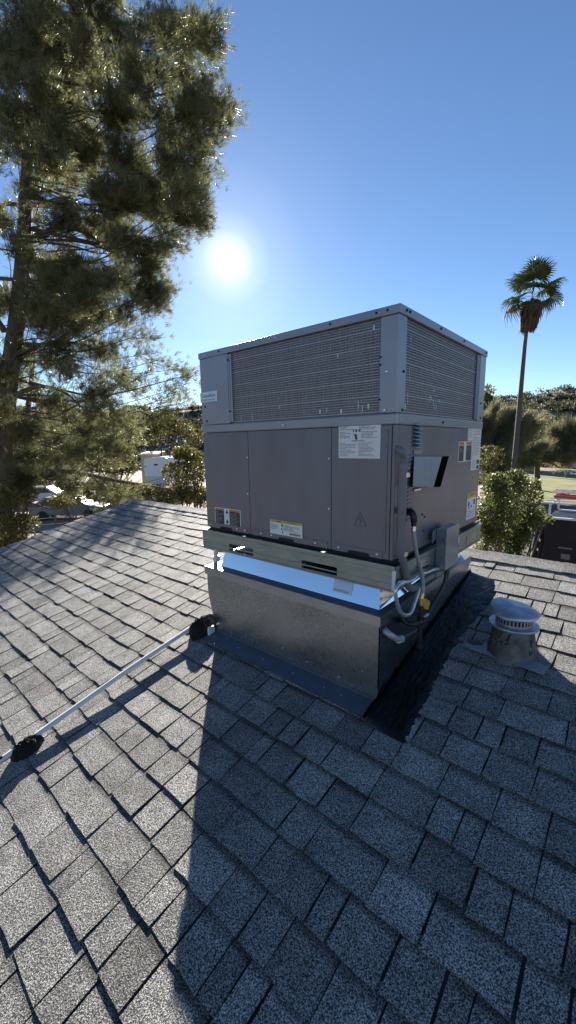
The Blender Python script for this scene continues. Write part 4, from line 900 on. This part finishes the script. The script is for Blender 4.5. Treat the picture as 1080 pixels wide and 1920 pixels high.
def bush(name, label, cat, ctr, clumps, mat_, L_, W_, n, base=None, group=None, trunk_r=.05, up=.3):
    base = base or Vector((ctr.x, ctr.y, GZ)); t = empty(name, tuple(base), label, cat, group); pts, outs = [], []; br = MB(); tot = sum(r[0] * r[1] * r[2] for _, r in clumps)
    for c, r in clumps:
        k = max(20, int(n * r[0] * r[1] * r[2] / tot)); P, q = blob_points(c, r, k, .38)
        # break the blob up into sprays
        g = P + .16 * max(r) * np.sin(P * 5.3 + rng.uniform(0, 6, 3)); pts.append(g); outs.append(q)
        limb(br, [base + Vector((rnd.gauss(0, .08), rnd.gauss(0, .08), -.05)), base.lerp(Vector(c), .5) + Vector((rnd.gauss(0, .1), rnd.gauss(0, .1), 0)), Vector(c)], trunk_r, trunk_r * .2, 6, 3)
        for _ in range(12):
            e = Vector(P[rnd.randrange(k)]); s_ = base.lerp(Vector(c), rnd.uniform(.6, 1)); br.tube([s_, s_.lerp(e, .5) + Vector((0, 0, .03)), e], [trunk_r * .25, trunk_r * .15, trunk_r * .06], 4, cap=False)
    part(br, 'branches', M['twig'], t, smooth=True); cen = np.concatenate(pts); V, T, A = leaves(cen, L_, W_, up, np.concatenate(outs)); reparent(np_mesh('crown', V, T, mat_, attr=A), t); return t
def cl_(lst, depth): return [(tuple(W3(x, y, depth + dz)), (r * depth / FPX * 1.0, r * depth / FPX * 1.0, ry * depth / FPX)) for x, y, r, ry, dz in lst]
b_ = W3(938, 1060, 9.6)
bush('citrus_bush', 'glossy green citrus bush growing behind the ridge beside the dark truck', 'bush', b_, cl_([(965, 905, 26, 22, .3), (930, 915, 28, 26, -.1), (985, 935, 26, 28, .4), (945, 955, 34, 30, -.3), (905, 960, 22, 34, .1), (985, 975, 26, 26, .2), (925, 1000, 30, 30, .0), (965, 1010, 30, 28, .3), (905, 1030, 20, 24, .4), (950, 1045, 34, 20, .2), (1000, 905, 14, 9, .5), (1022, 975, 18, 10, 1.0), (1010, 960, 16, 10, .6)], 9.6), M['citrus'], .078, .038, 15000, trunk_r=.045)
def feather(name, label, cat, base, sprays, group=None, n=26000, L_=.16, W_=.022, trunk=None, r0=.12):
    t = empty(name, (base.x, base.y, GZ), label, cat, group); br = MB(); P, AX = [], []; k = n // len(sprays)
    b0 = Vector((base.x, base.y, GZ - .05)); fork = trunk or b0 + Vector((0, 0, 1.6))
    limb(br, [b0, b0.lerp(fork, .5) + Vector((rnd.gauss(0, .1), rnd.gauss(0, .1), 0)), fork], r0, r0 * .7, 8, 3)
    for s0, s1, wd in sprays:
        s0 = Vector(s0); s1 = Vector(s1); limb(br, [fork, fork.lerp(s0, .5) + Vector((rnd.gauss(0, .15), rnd.gauss(0, .15), rnd.gauss(.1, .1))), s0, s0.lerp(s1, .7)], r0 * .45, .012, 5, 3)
        u_ = rng.uniform(0, 1, (k, 1)); d = s1 - s0; pos = np.array(s0) + np.array(d) * u_ + rng.normal(size=(k, 3)) * wd * (1 - .45 * u_); P.append(pos); ax = np.array(d.normalized()) + np.array((0, 0, -.15)); AX.append(np.repeat(ax[None], k, 0))
    part(br, 'branches', M['twig'], t, smooth=True); cen = np.concatenate(P); V, T, A = needles(cen, np.concatenate(AX), 3, L_, W_, .38); A = A + np.repeat(rng.normal(.05, .16, len(sprays)), len(A) // len(sprays)); reparent(np_mesh('crown', V, T, M['feather'], attr=A), t)
def sprays(lst, dep):
    lst = [(a + rnd.gauss(0, 7), b + rnd.gauss(0, 5), c + rnd.gauss(0, 9), d + rnd.gauss(0, 6), e * .42, f + rnd.gauss(0, .5)) for a, b, c, d, e, f in lst for _ in range(4)]
    return [(W3(x0, y0, dep + dz), W3(x1, y1, dep + dz + .5), wd * dep / FPX) for x0, y0, x1, y1, wd, dz in lst]
feather('feathery_tree', 'wispy grey-green tree with upswept plumes, behind the tall palm', 'tree', W3(930, 900, 33), sprays([(905, 840, 935, 765, 15, 0), (920, 845, 960, 775, 16, .5), (935, 845, 985, 785, 14, -.6), (950, 850, 1005, 795, 14, .3), (910, 870, 925, 800, 16, .8), (940, 870, 975, 815, 16, -.4), (965, 870, 1015, 830, 13, 0), (890, 860, 905, 780, 16, .4), (925, 880, 950, 840, 16, .6), (880, 850, 880, 780, 18, 0)], 33), n=22000, L_=.6, W_=.028)
feather('spreading_tree', 'broad olive-green desert tree with dark spreading limbs behind the lawn', 'tree', W3(1012, 893, 37), sprays([(1010, 850, 1000, 815, 16, 0), (1040, 845, 1035, 808, 18, .4), (1070, 845, 1065, 800, 18, -.5), (1030, 860, 1055, 825, 16, .2), (1060, 868, 1085, 838, 18, -.2), (1095, 850, 1100, 795, 20, 0), (990, 862, 985, 840, 12, .4), (1130, 850, 1130, 800, 24, 0), (1080, 820, 1110, 785, 18, .9)], 37), n=22000, L_=.5, W_=.03, trunk=W3(1008, 862, 37), r0=.28)
bush('pale_shrub', 'dry pale brush tangled around the foot of the palm', 'bush', W3(920, 900, 28), cl_([(915, 862, 26, 26, 0), (940, 872, 26, 20, .6), (985, 868, 20, 18, .8), (905, 890, 24, 20, -.5)], 28), M['olive'], .22, .06, 5000, trunk_r=.04)
bush('dark_tree', 'dark round tree rising above the hill line behind the unit corner', 'tree', W3(915, 850, 62), cl_([(914, 733, 11, 9, 0), (909, 752, 16, 14, .5), (914, 775, 15, 15, 0)], 62), M['needle'], .5, .22, 1500, trunk_r=.14)
G_ = 'trees along the foot of the hill'
for i, (x, y, d, r, m_) in enumerate(((960, 812, 70, 16, 'scrub'), (1000, 790, 74, 14, 'olive'), (1045, 800, 68, 16, 'scrub'), (1078, 812, 72, 16, 'olive'))):
    bush('foothill_tree', ('dark scrubby tree at the hill foot, left of the pale roofs', 'olive tree at the hill foot beside a pale roof', 'dark scrubby tree at the hill foot between two pale roofs', 'olive tree at the hill foot by the far pale roof')[i], 'tree', W3(x, 860, d), cl_([(x, y, r, r * .8, 0), (x + 12, y + 8, r * .8, r * .7, 1), (x - 12, y + 9, r * .8, r * .7, -1)], d), M[m_], .55, .25, 1300, group=G_, trunk_r=.12)

# left side: shrubs beyond the roof edge
bush('yellow_shrub', 'sunlit yellow-green shrub against the left side of the unit', 'bush', W3(350, 960, 14), cl_([(350, 850, 24, 18, 0), (370, 880, 22, 26, .3), (335, 890, 24, 24, -.3), (355, 925, 30, 26, .2), (378, 935, 18, 22, .6), (325, 930, 20, 18, .8)], 14), M['olive'], .11, .05, 7000, trunk_r=.05)
bush('yellow_tree', 'tall yellow-green tree rising behind the white trailer', 'tree', W3(300, 900, 48), cl_([(260, 775, 26, 18, 0), (300, 790, 28, 20, 1), (235, 800, 22, 20, -1), (335, 800, 24, 18, .5), (280, 815, 30, 16, 1.5), (365, 822, 20, 16, 0)], 48), M['olive'], .34, .15, 6500, trunk_r=.16)
bush('oleander_shrub', 'pale green leafy shrub crowding the low corner of the roof edge', 'bush', W3(25, 1010, 10), cl_([(20, 935, 30, 20, 0), (50, 925, 22, 16, .3), (12, 975, 34, 22, -.2), (45, 985, 26, 22, .1), (15, 1015, 36, 20, 0), (-50, 980, 40, 40, 0)], 10), M['olive'], .10, .034, 8000, trunk_r=.04)
bush('hedge_shrub', 'brown-green hanging shrub just below the roof peak', 'bush', W3(190, 960, 12.5), cl_([(115, 940, 24, 16, .2), (155, 925, 30, 22, 0), (195, 915, 30, 22, .3), (238, 918, 28, 20, 0), (280, 925, 28, 20, .4), (312, 935, 24, 20, .2)], 12.5), M['olive'], .10, .04, 8000, trunk_r=.04)
bush('leafy_tree', 'light green leafy tree beside the white trailer, under the pine boughs', 'tree', W3(215, 930, 27), cl_([(205, 835, 26, 20, 0), (235, 850, 20, 20, .5), (180, 860, 26, 20, -.5), (215, 880, 26, 18, .4), (245, 878, 14, 14, 0), (150, 845, 26, 18, .8)], 27), M['olive'], .20, .085, 6000, trunk_r=.09)
bush('far_hedge', 'dark hedge trees behind the parked cars', 'tree', W3(60, 880, 52), cl_([(10, 850, 30, 22, 0), (60, 858, 30, 20, 1), (110, 850, 32, 22, 0), (160, 855, 30, 22, -1), (205, 850, 28, 20, 0), (-40, 850, 40, 26, 0)], 52), M['olive'], .36, .17, 6000, trunk_r=.15)

# palm
def palm():
    dep = 26.0; px = [(958, 940), (962, 895), (968, 830), (975, 750), (981, 680), (986, 630), (993, 590), (998, 560)]
    P = [W3(x, y, dep) for x, y in px]; P[0] = Vector((P[1].x + (P[0].x - P[1].x) * .4, P[1].y, GZ - .1)); t = empty('palm_tree', (P[0].x, P[0].y, GZ), 'tall slender fan palm with a shaggy brown skirt under its crown', 'palm tree')
    mb = MB(); pp = smooth_path(P, 8); mb.tube(pp, [.185 - .085 * min(1, i / (len(pp) * .8)) for i in range(len(pp))], 12); part(mb, 'trunk', M['palmbark'], t, smooth=True)
    top = P[-1]
    # dead skirt: hanging strips
    V, T, A = [], [], []; n = 520
    for i in range(n):
        a = rnd.uniform(0, 6.283); f = rnd.random(); st_ = top.lerp(P[-3], f * .62); r_ = .16 + .12 * rnd.random()
        ln = (1.1 - .35 * f) * rnd.uniform(.7, 1.15); d = Vector((math.cos(a), math.sin(a), 0)); s_ = Vector((-math.sin(a), math.cos(a), 0)); flare = .42 - .22 * f
        p0 = st_ + d * r_; p1 = p0 + d * flare * rnd.uniform(.5, 1) + Vector((0, 0, -ln * .25)); p2 = p1 + d * rnd.gauss(.0, .05) + Vector((0, 0, -ln * .75)); w0 = rnd.uniform(.03, .075)
        o = len(V); V += [p0 - s_ * w0 * .5, p0 + s_ * w0 * .5, p1 - s_ * w0, p1 + s_ * w0, p2 - s_ * w0 * .7, p2 + s_ * w0 * .5]; T += [(o, o + 1, o + 3, o + 2), (o + 2, o + 3, o + 5, o + 4)]; A += [rnd.gauss(0, .14)] * 6
    reparent(np_mesh('skirt', np.array([tuple(v) for v in V]), np.array(T), M['skirt'], attr=A), t)
    # fan fronds; three meshes shared by all
    def frond_mesh(seed, droop, mat_):
        r_ = random.Random(seed); vv, ff, aa_ = [], [], []; Lp = .86
        def q(p): vv.append(tuple(p)); return len(vv) - 1
        a = [q((0, -.018, 0)), q((0, .018, 0)), q((Lp * .6, .012, .06)), q((Lp * .6, -.012, .06)), q((Lp, .01, .05)), q((Lp, -.01, .05))]; ff.append((a[0], a[1], a[2], a[3])); ff.append((a[3], a[2], a[4], a[5]))
        nl = 26
        for i in range(nl):
            th = math.radians(-125 + 250 * i / (nl - 1)); Lr = .86 * (1 - .28 * abs(th) / 2.2) * r_.uniform(.9, 1.08); dv = Vector((math.cos(th), math.sin(th), .10)); sd = Vector((-math.sin(th), math.cos(th), .35 * (1 if i % 2 else -1)))
            c = Vector((Lp, 0, .05)); m1 = c + dv * Lr * .55; m2 = c + dv * Lr * .8 + Vector((0, 0, -droop * .25)); e = c + dv * Lr * .97 + Vector((r_.gauss(0, .02), r_.gauss(0, .02), -droop * r_.uniform(.5, 1.1)))
            k = [q(c), q(m1 + sd * .036), q(m1 - sd * .036), q(m2 + sd * .022), q(m2 - sd * .022), q(e)]; ff += [(k[0], k[1], k[2]), (k[1], k[3], k[4], k[2]), (k[3], k[5], k[4])]
        me = bpy.data.meshes.new('frond'); me.from_pydata(vv, [], ff); me.materials.append(mat_); at_ = me.attributes.new('tone', 'FLOAT', 'POINT'); at_.data.foreach_set('value', [r_.gauss(0, .1) for _ in vv]); me.update(); return me
    ms = [frond_mesh(s, dr, M['frond']) for s, dr in ((1, .30), (2, .45), (3, .22), (4, .6))]; dead = frond_mesh(9, .75, M['skirt'])
    ga = 2.39996; nf = 27
    for i in range(nf):
        f = i / (nf - 1); elv = math.radians(82 - 112 * f ** .85 + rnd.gauss(0, 10)); az = i * ga + rnd.gauss(0, .3)
        o = bpy.data.objects.new('frond', dead if f > .93 else ms[i % 4]); col.objects.link(o)
        s = rnd.uniform(.92, 1.12) * (1.2 if f < .55 else 1.1)
        o.rotation_euler = (rnd.gauss(0, .25), -elv, az); o.scale = (s, s, s); o.location = top + Vector((0, 0, .42 - .35 * f)); o.parent = t; o.matrix_parent_inverse = Matrix.Translation(-Vector(t.location))
palm()

# ------------------------------------------------------------------ service truck behind the ridge
def truck():
    # side-on to the house, its length along X; side face set at y = ys
    a = W3(1023, 972, 12.6); ys = a.y; x0 = a.x; zt = a.z
    t = empty('service_truck', (x0 + 2.5, ys + .95, GZ), 'dark navy service truck with a white ladder rack, parked behind the house', 'truck')
    x1 = x0 + 3.2; zb = GZ + .62
    mb = MB(); mb.box((x0, ys, zb), (x1, ys + 1.95, zt)); part(mb, 'service_body', M['truckblack'], t, bevel=.03)
    mb = MB(); mb.box((x0 + .9, ys - .012, zb + .10), (x0 + 1.9, ys - .001, zt - .18)); part(mb, 'door', M['truckblack'], t, bevel=.006)
    mb = MB(); mb.box((x0 + .10, ys - .012, zb + .10), (x0 + .84, ys - .001, zt - .10)); dr = part(mb, 'door', M['truckblack'], t, bevel=.006)
    n0 = hit(1047, 1025, (0, 1, 0), ys - .013); n1 = hit(1073, 1031, (0, 1, 0), ys - .013)
    mb = MB(); mb.box((n0.x, ys - .020, n1.z - .0), (n1.x, ys - .0125, n0.z)); o = mb.build('nameplate', M['conduit']); o.parent = dr
    l0 = hit(1052, 1038, (0, 1, 0), ys - .013); l1 = hit(1068, 1050, (0, 1, 0), ys - .013)
    mb = MB(); mb.box((l0.x, ys - .022, l1.z), (l1.x, ys - .0125, l0.z)); mb.box((l0.x + .05, ys - .04, l1.z + .05), (l1.x - .05, ys - .0225, l0.z - .05)); o = mb.build('latch', M['conduit']); o.parent = dr
    # roof edge, rack and cab
    mb = MB(); mb.box((x0 + .15, ys - .03, zt + .002), (x1, ys + .10, zt + .06)); part(mb, 'roof_rail', M['rackwhite'], t, bevel=.01)
    mb = MB(); mb.box((x0 + .1, ys + 1.80, zt + .002), (x1, ys + 1.92, zt + .06)); part(mb, 'roof_rail', M['rackwhite'], t, bevel=.01)
    zr = zt + .42
    for xx in (x0 + .05, x0 + 1.5, x0 + 3.0):
        mb = MB(); mb.box((xx, ys + .05, zr), (xx + .07, ys + 1.9, zr + .05)); part(mb, 'rack_crossbar', M['rackwhite'], t, bevel=.006)
        for yy in (ys + .05, ys + 1.85): mb = MB(); mb.box((xx + .005, yy, zt + (.0605)), (xx + .06, yy + .05, zr)); part(mb, 'rack_post', M['rackwhite'], t, bevel=.006)
    for yy in (ys + .06, ys + .65, ys + 1.25): mb = MB(); mb.box((x0 - .1, yy, zr + .0505), (x1 + 1.4, yy + .045, zr + .085)); part(mb, 'rack_rail', M['rackwhite'], t, bevel=.006)
    mb = MB(); mb.prism([(x1 + .03, ys + .03, GZ + .5), (x1 + 3.2, ys + .03, GZ + .5), (x1 + 3.2, ys + .03, GZ + 1.05), (x1 + 1.9, ys + .03, GZ + 1.15), (x1 + 1.25, ys + .03, zt - .05), (x1 + .03, ys + .03, zt)], (0, 1.87, 0)); part(mb, 'cab', M['truckblack'], t, bevel=.04)
    mb = MB(); mb.prism([(x1 + .35, ys + .018, GZ + 1.2), (x1 + 1.75, ys + .018, GZ + 1.2), (x1 + 1.22, ys + .018, zt - .16), (x1 + .35, ys + .018, zt - .14)], (0, .02, 0)); part(mb, 'window', M['glass'], t)
    for xx in (x0 + .75, x1 + 2.2):
        for yy in (ys + .02, ys + 1.70):
            mb = MB(); mb.tube([(xx, yy, GZ + .40), (xx, yy + .24, GZ + .40)], .40, 24); wl = part(mb, 'wheel', M['rubber'], t, smooth=True); mb = MB(); mb.tube([(xx, yy - .006, GZ + .40), (xx, yy + .246, GZ + .40)], .22, 18); o = mb.build('rim', M['alu']); o.parent = wl
    mb = MB(); mb.box((x0 + .2, ys + .35, GZ + .42), (x1 + 3.0, ys + 1.6, GZ + .62)); part(mb, 'chassis', M['black'], t)
    # rear: bumper step and hung gear
    mb = MB(); mb.box((x0 - .42, ys + .1, GZ + .50), (x0 + .2, ys + 1.85, GZ + .6195)); part(mb, 'rear_step', M['black'], t, bevel=.01)
    mb = MB(); mb.box((x0 - .34, ys + .30, GZ + .6195), (x0 - .001, ys + 1.6, zt - .10)); part(mb, 'gear_locker', M['black'], t, bevel=.03)
    for k in range(7):
        xx = x0 - .36 + rnd.uniform(-.02, .30); zz = zt - .15 - k * .03; mb = MB(); mb.tube(smooth_path([(xx, ys + .27, zt - .16 - rnd.uniform(0, .1)), (xx + rnd.gauss(0, .05), ys + .20, zz - .4), (xx + rnd.gauss(0, .06), ys + .27, GZ + .75)], 4), .018, 8); part(mb, 'hung_cable', M['rubber'], t, smooth=True)
    for (px, py, s) in ((1010, 985, .05), (1002, 1000, .04), (1012, 1012, .06), (1008, 1030, .05), (1015, 978, .05)):
        c = hit(px, py, (0, 1, 0), ys + .2); mb = MB(); mb.box((c.x - s * .5, ys + .19, c.z - s), (c.x + s * .5, ys + .30, c.z + s)); part(mb, 'gear_clip', M['alu'], t, bevel=.01)
    # ladders on the rack
    def ladder(name, label, y0, zl, m_, xa, xb):
        L = empty(name, (xa, y0, zl), label, 'ladder', None)
        for yy in (y0, y0 + .42): mb = MB(); mb.box((xa, yy, zl), (xb, yy + .045, zl + .09)); part(mb, 'side_rail', m_, L, bevel=.006)
        xx = xa + .2
        while xx < xb: mb = MB(); mb.tube([(xx, y0 + .04, zl + .045), (xx, y0 + .43, zl + .045)], .018, 8); part(mb, 'rung', M['alu'], L, smooth=True); xx += .305
    ladder('extension_ladder', 'red fibreglass extension ladder lying on the truck rack', ys + 1.22, zr + .0855, M['redfibre'], x0 + .0, x1 + 2.0)
    # a stand raises the metal ladder at the far side of the rack
    for xx in (x0 + .3, x0 + 2.6): mb = MB(); mb.box((xx, ys + 1.72, zr + .05), (xx + .06, ys + 1.9, zr + .20)); part(mb, 'ladder_bracket', M['rackwhite'], t, bevel=.006)
    ladder('aluminium_ladder', 'pale aluminium ladder beside the red ladder on the truck rack', ys + 1.69, zr + .2, M['alu'], x0 - .1, x1 + 2.0)
    # red engine tool with a white drum hung at the rear corner
    c = hit(989, 1008, (0, 1, 0), ys + .12)
    g = empty('small_engine', (c.x, c.y, c.z - .2), 'small red engine with a white drum hung on the rear of the dark truck', 'engine')
    mb = MB(); mb.box((c.x - .36, c.y - .10, c.z - .12), (c.x - .10, c.y + .12, c.z + .10)); mb.box((c.x - .34, c.y - .03, c.z + .10), (c.x - .27, c.y + .05, c.z + .19)); mb.box((c.x - .22, c.y - .03, c.z + .10), (c.x - .16, c.y + .05, c.z + .22)); part(mb, 'engine_block', M['redpaint'], g, bevel=.02)
    mb = MB(); mb.tube([(c.x - .12, c.y, c.z), (c.x + .02, c.y, c.z - .01)], .135, 18); part(mb, 'drum', M['rackwhite'], g, smooth=True)
    mb = MB(); mb.tube([(c.x + .021, c.y, c.z - .01), (c.x + .10, c.y, c.z - .03)], .15, 18); part(mb, 'drum_band', M['rubber'], g, smooth=True)
    mb = MB(); mb.tube([(c.x + .10, c.y - .02, c.z - .03), (c.x + .20, c.y - .02, c.z - .05)], .12, 18); part(mb, 'drum', M['rackwhite'], g, smooth=True)
    mb = MB(); mb.tube([(c.x + .12, c.y - .05, c.z - .15), (c.x + .26, c.y - .03, c.z - .17)], .075, 14); part(mb, 'muffler', M['alu'], g, smooth=True)
    mb = MB(); mb.tube([(c.x - .26, c.y, c.z - .10), (c.x - .24, c.y, c.z - .42)], .018, 8); part(mb, 'handle_bar', M['alu'], g, smooth=True); mb = MB(); mb.tube([(c.x - .30, c.y, c.z - .10), (c.x - .36, c.y, c.z - .26)], .018, 8); part(mb, 'handle_bar', M['alu'], g, smooth=True); mb = MB(); mb.tube([(c.x + .1, c.y + .1, c.z), (x0 - .2, ys + .4, c.z)], .025, 8); part(mb, 'handle_bar', M['alu'], g, smooth=True)
truck()

# ------------------------------------------------------------------ small things beyond the left edge of the roof
def trailer():
    d = 40.0; a = W3(272, 905, d); b = W3(317, 905, d); ax = (b - a); ax.z = 0; wd = ax.length; ax.normalize(); dp_ = Vector((-ax.y, ax.x, 0)); c0 = Vector((a.x, a.y, GZ)); zt = W3(295, 858, d).z
    t = empty('camper_trailer', tuple(c0 + ax * wd / 2), 'white camper trailer with rounded roof seen end-on beyond the pine limb', 'trailer')
    def P(u_, v_, z): return c0 + ax * u_ + dp_ * v_ + Vector((0, 0, z - GZ))
    mb = MB(); prof = [(0, GZ + .55), (wd, GZ + .55), (wd, zt - .35), (wd - .12, zt - .08), (wd - .4, zt), (.4, zt), (.12, zt - .08), (0, zt - .35)]
    mb.prism([P(u_, 0, z) for u_, z in prof], dp_ * 6.0); sh = part(mb, 'body', M['rvwhite'], t, bevel=.04)
    mb = MB(); zz = zt - .75; mb.add([P(wd * .42, -.012, zz), P(wd * .58, -.012, zz), P(wd * .58, -.012, zz + .14), P(wd * .42, -.012, zz + .14)], [(0, 1, 2, 3)]); mb.prism([P(wd * .42, -.012, zz), P(wd * .58, -.012, zz), P(wd * .58, -.012, zz + .14), P(wd * .42, -.012, zz + .14)], dp_ * .01); part(mb, 'badge', M['black'], t)
    zz = (zt + GZ) / 2 - .1; mb = MB(); mb.prism([P(.05, -.012, zz), P(wd - .05, -.012, zz), P(wd - .05, -.012, zz - .9), P(.05, -.012, zz - .9)], dp_ * .01); part(mb, 'lower_panel', M['carsilver'], t)
    for u_ in (.15, wd - .15): mb = MB(); c = P(u_, -.01, zt - .85); mb.box((c.x - .05, c.y - .05, c.z - .05), (c.x + .05, c.y + .05, c.z + .05)); part(mb, 'marker_light', M['redpaint'], t)
    for v_ in (2.6, 3.4):
        for u_ in (.1, wd - .35): mb = MB(); mb.tube([P(u_, v_, GZ + .33), P(u_ + .25, v_, GZ + .33)], .33, 18); part(mb, 'wheel', M['rubber'], t, smooth=True)
trailer()
def shed(px, py, d, wd, hh, ytop, label, m_='trim'):
    c = W3(px, py, d); zt = W3(px, ytop, d).z; t = empty('shed', (c.x, c.y, GZ), label, 'shed', 'small buildings at the hill foot'); a = Vector((RV.x, RV.y, 0)).normalized(); n = Vector((-a.y, a.x, 0)); o0 = Vector((c.x, c.y, GZ)) - a * wd / 2
    mb = MB(); mb.prism([o0, o0 + a * wd, o0 + a * wd + n * 3, o0 + n * 3], (0, 0, zt - GZ - .25)); part(mb, 'wall', M['stucco'], t)
    mb = MB(); q0 = o0 - a * .3 - n * .3 + Vector((0, 0, zt - GZ - .25)); mb.prism([q0, q0 + a * (wd + .6), q0 + a * (wd + .6) + n * 3.6 + Vector((0, 0, .25)), q0 + n * 3.6 + Vector((0, 0, .25))], (0, 0, .12)); part(mb, 'roof', M[m_], t)
    mb = MB(); p0 = o0 + a * wd * .3 - n * .02 + Vector((0, 0, 1.0)); mb.prism([p0, p0 + a * .9, p0 + a * .9 + Vector((0, 0, .9)), p0 + Vector((0, 0, .9))], n * .03); part(mb, 'window', M['glass'], t)
shed(978, 830, 60, 5.0, 3, 800, 'low building with pale roof among trees behind the palm', 'rackwhite'); shed(1078, 830, 66, 5.5, 3, 798, 'low building with pale roof above the spreading tree', 'rackwhite'); shed(277, 860, 47, 1.6, 3, 849, 'tan open-fronted shed behind the white trailer')
shed(20, 880, 50, 5, 3, 862, 'tan building glimpsed through the lower pine limbs')
def car(px, d, label, m_, yaw):
    c = W3(px, 900, d); t = empty('parked_car', (c.x, c.y, GZ), label, 'car', 'cars parked beyond the pine'); a = Vector((math.cos(yaw), math.sin(yaw), 0)); n = Vector((-a.y, a.x, 0)); o0 = Vector((c.x, c.y, GZ)) - a * 2.2 - n * .85
    def P(u_, v_, z): return o0 + a * u_ + n * v_ + Vector((0, 0, z))
    mb = MB(); mb.prism([P(u_, 0, z) for u_, z in ((0, .3), (4.4, .3), (4.4, .75), (3.4, .92), (2.7, 1.42), (1.0, 1.45), (.2, .95), (0, .85))], n * 1.7); part(mb, 'body', M[m_], t, bevel=.06)
    mb = MB(); mb.prism([P(u_, -.012, z) for u_, z in ((.55, .95), (3.05, .95), (2.62, 1.34), (1.1, 1.36))], n * 1.724); part(mb, 'window', M['glass'], t)
    for u_ in (.8, 3.5):
        for v_ in (-.01, 1.5): mb = MB(); mb.tube([P(u_, v_, .31), P(u_, v_ + .21, .31)], .31, 16); part(mb, 'wheel', M['rubber'], t, smooth=True)
car(80, 33, 'pale blue-grey parked car seen under the pine limb', 'carsilver', .9); car(128, 26, 'dark grey parked car seen below the pine limb', 'conduit', .85); car(180, 36, 'white parked car half hidden by pine twigs', 'rvwhite', .9)
fn = empty('wire_fence', tuple(gp(90, 975)), 'low wire fence with thin posts beside the dirt track', 'fence')
fa = W3(60, 955, 19); fb = W3(250, 935, 21); fa.z = fb.z = GZ
for k in range(6):
    q = fa.lerp(fb, k / 5); mb = MB(); mb.tube([q + Vector((0, 0, -.05)), q + Vector((0, 0, 1.3))], .035, 7); part(mb, 'post', M['wood'], fn)
for z in (.3, .6, .9, 1.2): mb = MB(); mb.tube([fa + Vector((0, 0, z)), fb + Vector((0, 0, z))], .008, 5); part(mb, 'wire', M['alu'], fn)

bpy.context.view_layer.update()
